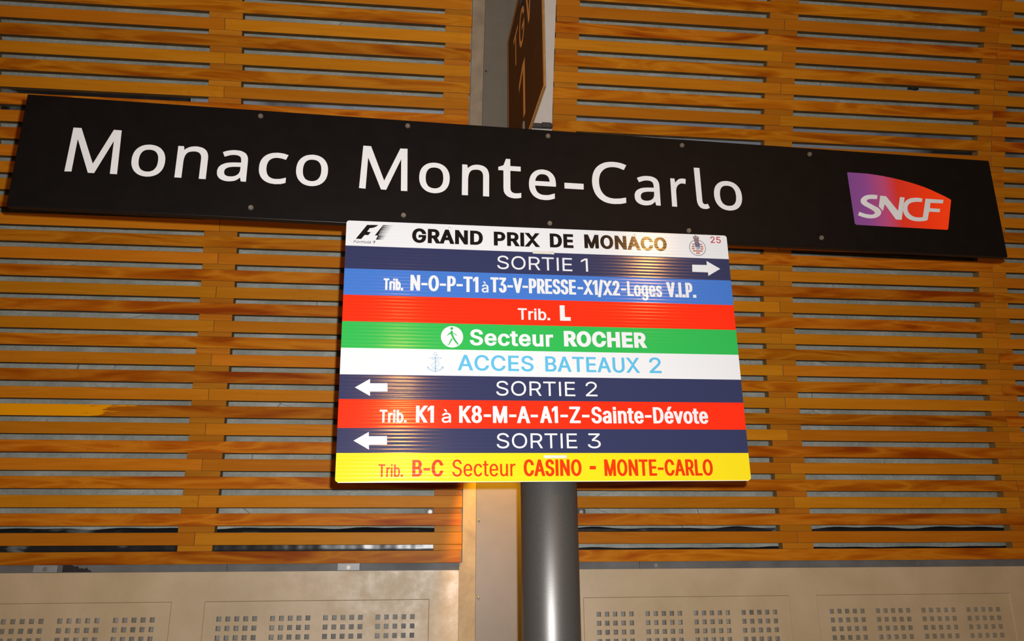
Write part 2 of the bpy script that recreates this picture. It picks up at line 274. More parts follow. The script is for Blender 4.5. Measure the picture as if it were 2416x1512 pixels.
# ------------------------------------------------------------------ drawing letters
GLYPH = {'inter':{'-':(453,[[(337,244),(337,188),(114,188),(114,244)]]),'.':(188,[[(95,-4),(78,-1),(63,9),(53,24),(50,41),(53,59),(63,73),(78,83),(95,87),(113,83),(128,73),(138,59),(141,41),(138,24),(128,9),(113,-1)]]),'/':(249,[[(235,533),(71,-76),(14,-76),(178,533)]]),'1':(453,[[(76,0),(76,55),(391,55),(391,0)],[(276,509),(276,0),(212,0),(212,448),(209,448),(86,358),(86,427),(198,509)]]),'2':(453,[[(64,0),(64,47),(234,229),(282,282),(299,305),(311,327),(318,348),(320,371),(317,397),(308,419),(293,436),(273,449),(250,457),(224,460),(196,457),(172,447),(153,433),(139,413),(130,390),(127,362),(66,362),(71,405),(86,442),(111,473),(143,496),(182,511),(225,516),(268,511),(306,497),(337,474),(361,445),(376,411),(381,372),(378,345),(371,318),(357,290),(336,259),(267,180),(153,60),(153,57),(389,57),(389,0)]]),'3':(453,[[(218,-7),(173,-3),(133,10),(98,30),(70,57),(52,91),(44,132),(109,132),(115,107),(126,87),(144,71),(165,59),(191,52),(219,50),(248,53),(275,61),(297,74),(315,93),(325,116),(329,145),(326,172),(316,196),(299,217),(275,234),(242,244),(201,248),(157,248),(157,299),(288,448),(288,452),(70,452),(70,509),(372,509),(372,461),(211,278),(211,289),(264,288),(308,276),(344,253),(371,222),(387,186),(393,145),(387,103),(370,66),(344,36),(309,12),(266,-2)]]),'5':(453,[[(221,-7),(178,-2),(140,11),(108,32),(83,60),(66,93),(60,130),(122,130),(127,108),(138,89),(154,73),(173,60),(196,52),(221,50),(250,53),(276,64),(298,82),(314,104),(324,131),(328,162),(324,193),(314,221),(297,244),(275,262),(248,273),(218,277),(192,275),(167,268),(145,258),(128,246),(67,253),(96,509),(366,509),(366,452),(151,452),(134,301),(136,301),(155,315),(178,325),(203,331),(229,334),(263,330),(294,321),(321,306),(345,285),(364,260),(379,231),(388,199),(391,163),(385,117),(369,76),(343,41),(309,15),(268,-1)]]),'8':(453,[[(226,-7),(178,-2),(136,11),(101,33),(74,62),(57,96),(52,135),(55,166),(65,195),(81,220),(101,241),(125,256),(153,265),(153,267),(119,282),(93,308),(76,342),(70,380),(75,417),(90,450),(114,477),(146,498),(184,511),(226,516),(269,511),(306,498),(337,477),(361,450),(377,417),(382,380),(376,342),(359,308),(333,282),(300,267),(300,265),(327,256),(351,241),(372,220),(387,195),(397,166),(401,135),(395,96),(378,62),(352,33),(317,11),(275,-2)],[(226,49),(258,52),(285,60),(307,74),(323,91),(333,113),(337,139),(333,165),(322,189),(305,208),(283,223),(256,232),(226,235),(196,232),(169,223),(147,208),(130,189),(119,165),(115,139),(119,113),(129,91),(145,74),(167,60),(195,52)],[(226,290),(252,292),(274,300),(293,313),(307,330),(316,351),(319,376),(316,399),(308,420),(294,437),(275,449),(252,457),(226,460),(200,457),(177,449),(159,437),(145,420),(136,399),(133,376),(136,351),(145,330),(159,313),(178,300),(201,292)]]),'A':(480,[[(16,0),(201,509),(276,509),(463,0),(395,0),(287,302),(264,372),(232,478),(245,478),(213,371),(191,302),(85,0)],[(110,142),(110,199),(370,199),(370,142)]]),'B':(456,[[(60,0),(60,509),(241,509),(289,504),(329,491),(359,469),(381,442),(394,410),(398,374),(395,344),(387,320),(373,301),(356,286),(336,275),(315,267),(315,262),(339,257),(363,245),(385,227),(402,203),(414,173),(418,136),(413,100),(400,67),(377,39),(344,18),(301,4),(247,0)],[(125,57),(245,57),(296,63),(330,80),(349,105),(355,137),(352,161),(342,184),(327,203),(306,218),(279,228),(248,231),(125,231)],[(125,285),(238,285),(265,288),(288,296),(308,309),(323,326),(333,348),(336,372),(330,403),(313,429),(283,446),(240,452),(125,452)]]),'C':(510,[[(267,-7),(205,1),(150,25),(104,63),(70,115),(48,179),(40,254),(48,329),(70,393),(104,445),(150,484),(205,508),(267,516),(305,513),(340,504),(373,490),(402,471),(427,447),(448,418),(463,385),(473,348),(408,348),(401,373),(389,395),(375,413),(357,428),(337,440),(315,449),(292,454),(267,456),(223,450),(184,432),(150,403),(125,364),(109,314),(103,254),(109,194),(125,145),(151,105),(184,76),(223,59),(267,53),(292,55),(315,60),(337,69),(357,81),(375,96),(389,114),(401,136),(408,160),(473,160),(463,124),(448,91),(428,62),(402,38),(373,19),(341,5),(305,-4)]]),'D':(502,[[(219,0),(96,0),(96,57),(215,57),(272,63),(318,81),(354,110),(379,149),(394,198),(399,255),(394,312),(379,361),(354,399),(320,428),(275,446),(221,452),(93,452),(93,509),(225,509),(294,501),(353,478),(385,455),(412,426),(433,391),(455,329),(462,255),(455,181),(433,119),(411,83),(384,54),(351,31),(291,8)],[(125,509),(125,0),(60,0),(60,509)]]),'E':(419,[[(60,0),(60,509),(372,509),(372,452),(125,452),(125,286),(355,286),(355,229),(125,229),(125,57),(375,57),(375,0)]]),'F':(410,[[(60,0),(60,509),(369,509),(369,452),(125,452),(125,278),(346,278),(346,221),(125,221),(125,0)]]),'G':(520,[[(269,-7),(205,1),(149,25),(104,64),(69,116),(47,179),(40,254),(47,329),(69,393),(103,445),(149,484),(203,508),(265,516),(304,513),(340,504),(374,489),(403,469),(429,445),(449,416),(465,384),(474,349),(408,349),(399,372),(387,393),(373,411),(356,427),(337,439),(315,448),(291,454),(265,456),(222,450),(183,432),(150,404),(125,364),(109,314),(103,254),(109,194),(125,145),(151,105),(184,76),(224,59),(269,53),(309,57),(345,71),(374,93),(396,123),(410,160),(415,202),(434,199),(283,199),(283,256),(478,256),(478,200),(471,141),(451,91),(419,50),(377,19),(326,0)]]),'H':(517,[[(60,0),(60,509),(125,509),(125,289),(392,289),(392,509),(457,509),(457,0),(392,0),(392,232),(125,232),(125,0)]]),'I':(301,[[(31,0),(31,57),(118,57),(118,452),(31,452),(31,509),(269,509),(269,452),(183,452),(183,57),(269,57),(269,0)]]),'K':(467,[[(104,145),(104,216),(139,261),(174,303),(212,344),(364,509),(448,509),(231,276),(228,276)],[(60,0),(60,509),(125,509),(125,334),(124,225),(125,193),(125,0)],[(372,0),(188,259),(228,309),(449,0)]]),'L':(393,[[(60,0),(60,509),(125,509),(125,57),(361,57),(361,0)]]),'M':(628,[[(60,0),(60,509),(152,509),(277,187),(299,123),(322,49),(307,49),(342,158),(352,187),(476,509),(568,509),(568,0),(504,0),(504,327),(507,457),(513,457),(498,409),(482,363),(456,291),(342,0),(286,0),(170,291),(145,361),(112,457),(119,457),(122,328),(122,0)]]),'N':(523,[[(60,0),(60,509),(136,509),(343,183),(363,151),(388,107),(414,55),(405,54),(401,108),(399,157),(399,509),(463,509),(463,0),(387,0),(202,290),(177,331),(148,381),(108,452),(119,454),(124,328),(125,291),(125,0)]]),'O':(533,[[(267,-7),(205,1),(150,25),(105,63),(70,115),(48,179),(40,254),(48,329),(70,393),(105,445),(150,484),(205,508),(267,516),(329,508),(384,484),(429,445),(464,393),(486,329),(493,254),(486,179),(464,115),(429,63),(384,25),(329,1)],[(267,53),(310,59),(349,76),(383,105),(408,144),(425,194),(430,254),(425,314),(408,365),(383,404),(349,433),(310,450),(267,456),(223,450),(184,433),(151,404),(125,364),(109,314),(103,254),(109,194),(125,144),(151,105),(184,76),(223,59)]]),'P':(445,[[(60,0),(60,509),(235,509),(289,503),(332,487),(366,462),(390,430),(404,391),(409,348),(404,304),(390,265),(366,233),(332,207),(289,191),(235,186),(109,186),(109,242),(233,242),(269,246),(297,256),(318,272),(333,294),(342,319),(344,348),(342,376),(333,402),(318,423),(297,439),(268,449),(232,452),(125,452),(125,0)]]),'R':(449,[[(60,0),(60,509),(236,509),(290,504),(333,489),(367,465),(390,433),(405,395),(409,352),(405,309),(390,271),(367,240),(333,217),(289,203),(236,198),(96,198),(96,255),(234,255),(269,258),(298,267),(319,281),(334,300),(342,324),(345,352),(342,380),(334,405),(319,425),(298,440),(269,449),(233,452),(125,452),(125,0)],[(353,0),(230,229),(303,229),(428,0)]]),'S':(447,[[(224,-9),(172,-4),(128,9),(91,31),(64,60),(46,96),(38,137),(104,137),(110,110),(123,88),(142,71),(166,59),(194,52),(224,49),(257,52),(286,60),(311,74),(329,92),(341,114),(346,139),(342,161),(332,179),(316,193),(296,205),(245,222),(184,239),(128,260),(86,289),(67,313),(56,341),(52,372),(58,413),(75,448),(102,476),(138,498),(180,511),(227,516),(275,511),(316,498),(351,476),(377,449),(394,415),(401,378),(337,378),(326,412),(302,437),(267,453),(225,459),(194,456),(167,448),(145,435),(129,418),(118,398),(115,376),(119,352),(131,334),(148,319),(169,308),(212,293),(264,279),(312,264),(336,252),(359,238),(379,220),(395,198),(405,171),(408,139),(403,99),(386,64),(360,34),(323,11),(278,-4)]]),'T':(449,[[(32,452),(32,509),(417,509),(417,452),(257,452),(257,0),(193,0),(193,452)]]),'U':(517,[[(259,-8),(203,-2),(154,15),(114,43),(85,80),(66,124),(60,173),(60,509),(124,509),(124,178),(128,144),(141,113),(160,87),(187,68),(220,56),(259,52),(298,56),(331,68),(357,87),(377,113),(389,144),(393,178),(393,509),(457,509),(457,173),(451,124),(433,80),(403,43),(363,15),(315,-2)]]),'V':(480,[[(204,0),(16,509),(84,509),(192,206),(215,137),(248,31),(235,31),(267,138),(290,206),(395,509),(463,509),(278,0)]]),'X':(474,[[(18,0),(217,284),(217,236),(29,509),(104,509),(178,400),(204,361),(223,329),(243,292),(232,292),(252,329),(272,361),(298,400),(374,509),(446,509),(259,239),(259,287),(456,0),(382,0),(292,129),(268,165),(250,195),(230,231),(244,231),(225,196),(182,129),(91,0)]]),'Z':(438,[[(42,0),(42,46),(273,385),(306,431),(341,476),(348,454),(285,452),(40,452),(40,509),(397,509),(397,462),(169,129),(134,81),(97,33),(90,54),(152,57),(399,57),(399,0)]]),'a':(389,[[(160,-9),(126,-5),(94,5),(68,22),(48,45),(35,73),(30,108),(34,138),(43,161),(58,179),(78,193),(100,203),(125,211),(178,220),(234,227),(252,230),(265,235),(273,243),(276,257),(273,279),(267,297),(256,311),(240,322),(220,329),(196,331),(171,329),(149,322),(132,313),(118,301),(107,288),(100,274),(41,291),(57,322),(79,346),(104,364),(133,375),(163,382),(194,384),(239,379),(263,372),(286,360),(306,343),(322,320),(333,290),(337,251),(337,0),(277,0),(277,52),(272,52),(252,25),(236,12),(215,1),(190,-6)],[(170,45),(202,49),(228,59),(248,74),(263,93),(272,115),(276,138),(276,190),(259,182),(231,176),(200,171),(175,168),(134,159),(117,150),(103,139),(95,124),(92,105),(94,87),(102,72),(114,61),(130,52),(149,47)]]),'b':(424,[[(229,-8),(198,-5),(172,4),(153,17),(138,31),(118,59),(112,59),(112,0),(53,0),(53,509),(114,509),(114,319),(118,319),(137,346),(152,360),(171,373),(197,381),(229,384),(274,378),(313,361),(345,332),(370,293),(385,245),(390,189),(385,133),(370,84),(346,45),(313,16),(274,-2)],[(220,47),(253,51),(279,66),(301,88),(316,117),(325,151),(328,189),(325,227),(316,261),(301,290),(280,311),(253,325),(220,330),(188,325),(161,312),(140,291),(125,263),(116,229),(113,189),(116,150),(125,115),(140,86),(162,65),(188,51)]]),'c':(396,[[(207,-8),(159,-2),(117,16),(82,46),(56,85),(40,133),(34,187),(40,243),(56,291),(82,330),(117,360),(159,378),(207,384),(234,383),(260,377),(284,368),(305,356),(324,341),(340,322),(353,301),(362,277),(303,262),(290,289),(270,311),(242,325),(207,330),(173,325),(145,310),(124,287),(108,258),(99,224),(96,187),(99,151),(108,117),(124,89),(145,66),(173,51),(207,46),(243,52),(271,66),(292,89),(304,117),(363,102),(354,78),(341,56),(325,37),(306,21),(285,9),(261,-1),(235,-6)]]),'e':(404,[[(212,-8),(161,-2),(117,16),(82,46),(56,85),(40,132),(34,187),(39,242),(55,290),(81,329),(115,359),(157,378),(205,384),(236,382),(266,374),(294,361),(319,341),(341,315),(357,282),(368,242),(371,194),(371,169),(75,169),(75,221),(338,221),(310,202),(307,237),(298,269),(283,294),(263,314),(237,326),(205,330),(173,326),(146,313),(125,294),(109,270),(99,241),(96,211),(96,178),(100,139),(110,106),(128,80),(151,61),(179,50),(212,46),(234,48),(254,53),(271,61),(285,73),(297,88),(306,105),(365,91),(353,63),(335,39),(311,19),(283,4),(249,-5)]]),'g':(425,[[(207,-151),(168,-148),(134,-140),(105,-127),(82,-110),(64,-91),(51,-69),(101,-41),(122,-66),(136,-78),(154,-88),(178,-95),(207,-97),(249,-92),(282,-75),(298,-58),(308,-34),(311,-6),(311,68),(306,68),(287,41),(272,28),(252,16),(227,8),(195,5),(152,10),(113,27),(80,53),(55,90),(39,136),(34,191),(39,246),(55,293),(80,332),(112,361),(152,378),(196,384),(228,382),(253,373),(273,360),(288,346),(308,319),(313,319),(313,379),(372,379),(372,-9),(367,-54),(350,-90),(324,-117),(291,-136),(251,-147)],[(205,59),(237,63),(264,75),(285,95),(300,121),(309,154),(312,193),(309,231),(300,264),(285,291),(264,312),(237,325),(205,330),(172,325),(145,312),(124,290),(109,262),(99,229),(96,193),(99,155),(109,123),(124,96),(145,76),(172,63)]]),'i':(167,[[(53,0),(53,379),(114,379),(114,0)],[(84,443),(67,446),(54,455),(44,468),(41,483),(44,499),(54,512),(67,521),(84,524),(100,521),(114,512),(123,499),(126,483),(123,468),(114,455),(100,446)]]),'l':(189,[[(139,-2),(101,3),(74,20),(58,47),(53,84),(53,509),(114,509),(114,99),(115,77),(120,62),(130,54),(146,52),(170,54),(181,3),(162,-1)]]),'m':(610,[[(53,0),(53,379),(112,379),(112,295),(108,295),(118,323),(132,346),(151,363),(172,376),(195,384),(219,386),(257,380),(287,361),(309,331),(321,295),(312,295),(322,321),(337,343),(357,361),(381,375),(407,383),(437,386),(468,383),(497,372),(522,354),(541,328),(553,296),(557,255),(557,0),(496,0),(496,254),(490,289),(473,313),(447,326),(419,330),(395,328),(374,320),(358,307),(345,290),(338,270),(335,247),(335,0),(274,0),(274,260),(269,288),(253,311),(229,326),(199,330),(178,328),(158,320),(140,307),(126,289),(117,266),(114,238),(114,0)]]),'n':(410,[[(114,227),(114,0),(53,0),(53,379),(112,379),(112,287),(102,287),(124,332),(152,362),(187,379),(227,384),(264,380),(295,369),(321,349),(341,321),(353,285),(357,240),(357,0),(296,0),(296,235),(290,275),(273,304),(246,323),(210,329),(184,326),(161,317),(141,303),(126,283),(117,257)]]),'o':(415,[[(207,-8),(159,-2),(117,16),(82,46),(56,85),(40,133),(34,187),(40,243),(56,291),(82,330),(117,360),(159,378),(207,384),(256,378),(299,360),(333,330),(359,291),(376,243),(381,187),(376,133),(359,85),(333,46),(299,16),(256,-2)],[(207,46),(242,51),(270,66),(292,89),(307,117),(316,151),(319,187),(316,224),(307,258),(292,287),(270,310),(242,325),(207,330),(173,325),(145,310),(124,287),(108,258),(99,224),(96,187),(99,151),(108,117),(124,89),(145,66),(173,51)]]),'r':(259,[[(53,0),(53,379),(112,379),(112,321),(115,321),(130,347),(152,367),(181,380),(213,385),(243,384),(243,322),(207,326),(182,323),(159,315),(140,301),(126,284),(117,262),(114,237),(114,0)]]),'s':(365,[[(182,-8),(145,-5),(112,3),(84,18),(62,38),(45,63),(36,94),(94,107),(105,79),(124,60),(150,49),(181,45),(217,50),(244,62),(262,81),(268,103),(265,121),(254,136),(237,147),(212,155),(149,170),(104,186),(72,208),(53,237),(47,274),(51,305),(65,332),(87,354),(115,370),(149,381),(187,384),(223,381),(254,372),(279,358),(299,339),(314,316),(324,290),(268,277),(258,298),(243,316),(219,328),(187,333),(156,329),(131,317),(114,299),(109,277),(112,258),(124,243),(144,232),(172,223),(229,209),(275,194),(306,171),(325,142),(331,107),(326,75),(312,47),(290,24),(260,6),(223,-5)]]),'t':(227,[[(204,379),(204,327),(6,327),(6,379)],[(65,471),(126,471),(126,98),(128,76),(136,61),(150,53),(170,50),(202,54),(213,2),(192,-3),(168,-4),(125,2),(92,21),(72,52),(65,93)]]),'u':(410,[[(182,-5),(146,-1),(115,11),(89,31),(69,59),(57,95),(53,139),(53,379),(114,379),(114,144),(119,105),(137,75),(164,56),(200,50),(226,53),(249,62),(268,77),(283,97),(293,122),(296,153),(296,379),(357,379),(357,0),(298,0),(298,92),(307,92),(286,47),(257,17),(222,0)]]),'v':(389,[[(163,0),(17,379),(84,379),(165,155),(187,87),(206,21),(184,21),(203,87),(224,155),(305,379),(371,379),(226,0)]]),'à':(389,[[(160,-9),(126,-5),(94,5),(68,22),(48,45),(35,73),(30,108),(34,138),(43,161),(58,179),(78,193),(100,203),(125,211),(178,220),(234,227),(252,230),(265,235),(273,243),(276,257),(273,279),(267,297),(256,311),(240,322),(220,329),(196,331),(171,329),(149,322),(132,313),(118,301),(107,288),(100,274),(41,291),(57,322),(79,346),(104,364),(133,375),(163,382),(194,384),(239,379),(263,372),(286,360),(306,343),(322,320),(333,290),(337,251),(337,0),(277,0),(277,52),(272,52),(252,25),(236,12),(215,1),(190,-6)],[(170,45),(202,49),(228,59),(248,74),(263,93),(272,115),(276,138),(276,190),(259,182),(231,176),(200,171),(175,168),(134,159),(117,150),(103,139),(95,124),(92,105),(94,87),(102,72),(114,61),(130,52),(149,47)],[(165,429),(99,529),(168,529),(215,429)]]),'é':(404,[[(212,-8),(161,-2),(117,16),(82,46),(56,85),(40,132),(34,187),(39,242),(55,290),(81,329),(115,359),(157,378),(205,384),(236,382),(266,374),(294,361),(319,341),(341,315),(357,282),(368,242),(371,194),(371,169),(75,169),(75,221),(338,221),(310,202),(307,237),(298,269),(283,294),(263,314),(237,326),(205,330),(173,326),(146,313),(125,294),(109,270),(99,241),(96,211),(96,178),(100,139),(110,106),(128,80),(151,61),(179,50),(212,46),(234,48),(254,53),(271,61),(285,73),(297,88),(306,105),(365,91),(353,63),(335,39),(311,19),(283,4),(249,-5)],[(177,429),(225,529),(293,529),(227,429)]])},'noto':{'C':(425,[[(261,-7),(226,-5),(194,1),(165,10),(139,24),(116,40),(96,60),(79,83),(65,109),(55,139),(47,170),(42,204),(41,240),(43,276),(48,309),(56,340),(67,368),(82,395),(100,418),(121,438),(146,455),(173,469),(203,478),(236,484),(271,486),(308,484),(342,479),(374,470),(404,458),(379,407),(330,425),(316,429),(286,433),(246,432),(223,427),(202,420),(182,410),(165,397),(149,381),(136,363),(124,343),(116,320),(110,296),(106,269),(105,240),(106,211),(109,184),(115,160),(123,137),(133,117),(146,98),(161,82),(178,69),(198,59),(219,52),(244,48),(270,46),(330,52),(385,65),(385,13),(329,-2)]]),'a':(377,[[(144,-7),(121,-5),(100,0),(80,8),(63,19),(53,29),(45,40),(39,52),(34,67),(31,100),(32,117),(41,148),(60,173),(73,183),(106,200),(127,206),(150,210),(175,213),(203,215),(265,217),(265,238),(260,277),(254,290),(245,301),(234,309),(222,314),(207,317),(176,318),(149,314),(136,310),(89,291),(71,335),(96,347),(126,357),(159,364),(193,366),(233,363),(251,359),(279,346),(291,337),(300,327),(308,314),(314,300),(319,283),(322,245),(322,0),(279,0),(268,51),(265,51),(241,25),(229,15),(216,7),(202,1),(166,-6)],[(158,41),(180,43),(200,47),(218,55),(234,66),(243,75),(251,86),(261,112),(264,144),(264,176),(211,174),(180,172),(154,167),(133,161),(118,152),(107,142),(98,130),(94,116),(92,99),(93,85),(102,63),(110,55),(132,44)]]),'c':(323,[[(201,-7),(156,-2),(136,4),(117,13),(99,24),(83,38),(70,54),(58,73),(49,95),(42,120),(38,147),(37,178),(38,210),(42,238),(49,264),(59,286),(71,306),(85,322),(101,336),(119,347),(139,356),(160,362),(206,367),(259,361),(300,347),(282,298),(244,310),(204,315),(179,313),(158,306),(140,296),(125,281),(113,262),(105,238),(100,211),(98,179),(100,148),(105,121),(113,98),(124,79),(133,68),(156,53),(170,48),(184,45),(201,44),(229,46),(253,50),(294,65),(294,13),(254,-2)]]),'e':(379,[[(210,-7),(162,-2),(140,5),(120,14),(101,26),(85,40),(71,57),(59,76),(49,98),(42,122),(38,149),(37,177),(38,206),(42,232),(48,257),(57,279),(68,299),(81,316),(96,331),(112,344),(131,354),(151,361),(173,365),(196,367),(239,362),(276,347),(305,322),(317,307),(327,290),(335,271),(340,250),(345,204),(345,169),(98,169),(99,149),(102,131),(113,100),(120,87),(129,76),(140,66),(152,58),(180,47),(213,44),(245,45),(274,50),(328,69),(328,17),(274,-1),(260,-4)],[(99,216),(283,216),(281,237),(277,257),(271,274),(262,290),(250,302),(234,311),(216,317),(195,318),(175,317),(158,312),(142,303),(129,291),(118,276),(109,259),(103,238)]]),'n':(415,[[(57,0),(57,360),(105,360),(113,311),(117,311),(126,324),(138,336),(165,353),(181,359),(213,366),(230,367),(251,366),(287,359),(302,353),(316,345),(328,335),(338,324),(346,310),(352,295),(357,277),(360,257),(361,234),(361,0),(302,0),(302,230),(301,251),(297,268),(291,283),(282,295),(271,305),(257,312),(241,316),(222,317),(203,316),(171,309),(158,302),(148,294),(139,283),(129,265),(122,242),(118,216),(116,187),(116,0)]]),'o':(406,[[(202,-7),(179,-5),(157,-1),(136,6),(117,15),(100,27),(84,42),(70,59),(58,79),(49,101),(42,125),(38,152),(37,181),(38,209),(42,236),(48,260),(57,282),(68,301),(82,318),(98,333),(116,345),(135,355),(156,361),(179,365),(204,367),(228,365),(250,361),(271,354),(290,345),(308,333),(324,318),(337,301),(349,282),(358,260),(365,236),(369,209),(370,181),(369,152),(365,126),(359,101),(350,79),(339,60),(325,42),(309,27),(291,15),(271,6),(250,-1),(227,-5)],[(203,42),(221,43),(237,46),(263,59),(274,68),(283,80),(295,100),(303,123),(307,150),(309,181),(307,211),(303,238),(295,261),(283,281),(274,292),(263,301),(251,308),(236,313),(220,316),(203,317),(185,316),(169,313),(155,308),(143,301),(132,292),(123,281),(112,261),(104,238),(100,211),(98,181),(100,150),(104,123),(112,100),(123,80),(132,68),(143,59),(170,46),(186,43)]]),'r':(278,[[(57,0),(57,360),(105,360),(112,294),(115,294),(135,322),(160,345),(174,355),(190,361),(207,365),(225,367),(247,366),(267,363),(260,308),(241,312),(221,313),(207,312),(194,309),(169,298),(147,280),(131,256),(124,241),(117,210),(116,192),(116,0)]]),'t':(243,[[(167,-7),(140,-4),(115,3),(94,16),(77,37),(70,50),(65,66),(62,105),(62,314),(11,314),(11,343),(62,366),(86,443),(121,443),(121,360),(225,360),(225,314),(121,314),(121,106),(122,91),(125,77),(130,66),(137,57),(145,51),(155,46),(165,43),(177,42),(205,44),(228,49),(228,4),(201,-4)]])}}
GLYPH['inter']['I'] = (185, [[(60, 0), (60, 509), (125, 509), (125, 0)]])
GLYPH['inter']['.'] = (188, [[(60, 0), (60, 84), (144, 84), (144, 0)]])
GLYPH['inter']['i'] = (167, [GLYPH['inter']['i'][1][0], [(53, 440), (53, 509), (114, 509), (114, 440)]])
GLYPH['inter']['1'] = (GLYPH['inter']['1'][0], [c for c in GLYPH['inter']['1'][1] if len(c) > 4])
def area(c): return sum(c[i - 1][0] * c[i][1] - c[i][0] * c[i - 1][1] for i in range(len(c))) / 2
def offset(c, e, s, ez=None):
    """push a closed outline outward by e (s = orientation sign of outer contours)"""
    out = []; n = len(c); ez = e if ez is None else ez
    for i in range(n):
        p, q, r = Vector(c[i - 1]), Vector(c[i]), Vector(c[(i + 1) % n])
        a, b = (q - p), (r - q)
        if a.length < 1e-9 or b.length < 1e-9: out.append(tuple(q)); continue
        a.normalize(); b.normalize()
        na, nb = Vector((a.y, -a.x)) * s, Vector((b.y, -b.x)) * s
        m = na + nb
        if m.length < 0.2: out.append((q.x + na.x * e, q.y + na.y * ez)); continue
        m.normalize(); k = 1 / max(0.45, m.dot(na))
        out.append((q.x + m.x * e * k, q.y + m.y * ez * k))
    return out
def winding(contours, x, y):
    w = 0
    for c in contours:
        for i in range(len(c)):
            x0, y0 = c[i - 1]; x1, y1 = c[i]
            if (y0 > y) != (y1 > y):
                t = (y - y0) / (y1 - y0)
                if x0 + t * (x1 - x0) > x: w += 1 if y1 > y0 else -1
    return w
def fill(bm, contours, y, k=1.0, mi=0):
    """fill outlines (non-zero rule) as flat faces at depth y, facing -Y"""
    vs, es = [], []
    for c in contours:
        b = len(vs); vs += [Vector((p[0] * 1000, p[1] * 1000)) for p in c]
        es += [(b + i, b + (i + 1) % len(c)) for i in range(len(c))]
    V, E, Fc = geometry.delaunay_2d_cdt(vs, es, [], 0, 1e-4)[:3]
    cc = [[(p[0] * 1000, p[1] * 1000) for p in c] for c in contours]
    bv = {}
    for f in Fc:
        cx = sum(V[i].x for i in f) / len(f); cy_ = sum(V[i].y for i in f) / len(f)
        if winding(cc, cx, cy_) != 0:
            ids = []
            for i in f:
                if i not in bv: bv[i] = bm.verts.new((V[i].x / 1000, y, V[i].y / 1000))
                ids.append(bv[i])
            try:
                fc = bm.faces.new(ids)
            except ValueError: continue
            fc.normal_update()
            if fc.normal.y > 0: fc.normal_flip()
            fc.material_index = mi
CAPH = {'inter': 509, 'noto': 700}
STEM = {'inter': 65}
def word(text, xl, xr, base, cap, stem, shear=0.0):
    """outlines of a word fitted between xl and xr"""
    g = GLYPH['inter']; H = CAPH['inter']; EZ = max(-0.01, ((0.80 if stem > 0.19 else 0.88) * stem - 0.118) / 2) * cap
    def layout(sx, e):
        x = 0.0; out = []; sz = (cap - 2 * EZ) / H
        tr = 1.1 * e + 0.0
        for ch in text:
            if ch == ' ': x += 0.28 * cap; continue
            adv, cs = g[ch]
            mn = min(p[0] for c in cs for p in c); mx = max(p[0] for c in cs for p in c)
            if ch in '-1.': lsb, ad = 52 if ch == '-' else 36, (mx - mn) + (104 if ch == '-' else 72)
            else: lsb, ad = mn, adv
            out.append((ch, x + (lsb - mn) * sx * sz, sz))
            x += ad * sx * sz + tr
        return out
    def ink(lay, sx, e):
        lo = min(min(p[0] for c in g[ch][1] for p in c) * sx * sz + ox for ch, ox, sz in lay) - e
        hi = max(max(p[0] for c in g[ch][1] for p in c) * sx * sz + ox for ch, ox, sz in lay) + e
        return lo, hi
    W = xr - xl; sx = 1.0
    for _ in range(40):
        nat = STEM['inter'] * sx * cap / H
        e = max(-0.012 * cap, (stem * cap - nat) / 2)
        lay = layout(sx, e); lo, hi = ink(lay, sx, e)
        sx *= (W / (hi - lo)) ** 0.8
    nat = STEM['inter'] * sx * cap / H; e = max(-0.012 * cap, (stem * cap - nat) / 2); lay = layout(sx, e); lo, hi = ink(lay, sx, e)
    res = []
    for ch, ox, sz in lay:
        cs = [[(p[0] * sx * sz + ox - lo + xl, p[1] * sz) for p in c] for c in g[ch][1]]
        big = max(cs, key=lambda c: abs(area(c))); s = 1 if area(big) > 0 else -1
        cs = [offset(c, e, s, EZ) for c in cs]
        res.append([[(p[0] + shear * p[1], p[1] + base + EZ) for p in c] for c in cs])
    return res
def glyph_fit(ch, x0, x1, yb, yt, e, fnt='noto'):
    adv, cs = GLYPH[fnt][ch]
    mnx = min(p[0] for c in cs for p in c); mxx = max(p[0] for c in cs for p in c); mny = min(p[1] for c in cs for p in c); mxy = max(p[1] for c in cs for p in c)
    kx = (x1 - x0 - 2 * e) / (mxx - mnx); kz = (yt - yb - 2 * e) / (mxy - mny)
    cs = [[((p[0] - mnx) * kx + x0 + e, (p[1] - mny) * kz + yb + e) for p in c] for c in cs]
    big = max(cs, key=lambda c: abs(area(c))); s = 1 if area(big) > 0 else -1
    return [offset(c, e, s) for c in cs]
def circle(cx, cz, r, n=40, ry=None):
    return [(cx + r * math.cos(2 * math.pi * i / n), cz + (ry or r) * math.sin(2 * math.pi * i / n)) for i in range(n)]
def stroke(pts, w):
    """polyline -> outline"""
    P = [Vector(p) for p in pts]
    # soften with a Catmull-Rom pass
    if len(P) > 2:
        Q = []
        for i in range(len(P) - 1):
            a, b, c, d = P[max(0, i - 1)], P[i], P[i + 1], P[min(len(P) - 1, i + 2)]
            for k in range(6):
                t = k / 6; Q.append(0.5 * ((2 * b) + (c - a) * t + (2 * a - 5 * b + 4 * c - d) * t * t + (3 * b - a - 3 * c + d) * t ** 3))
        Q.append(P[-1]); P = Q
    L, R = [], []
    for i, p in enumerate(P):
        d = (P[min(i + 1, len(P) - 1)] - P[max(i - 1, 0)]).normalized(); n = Vector((-d.y, d.x)) * w / 2
        L.append(tuple(p + n)); R.append(tuple(p - n))
    return L + R[::-1]
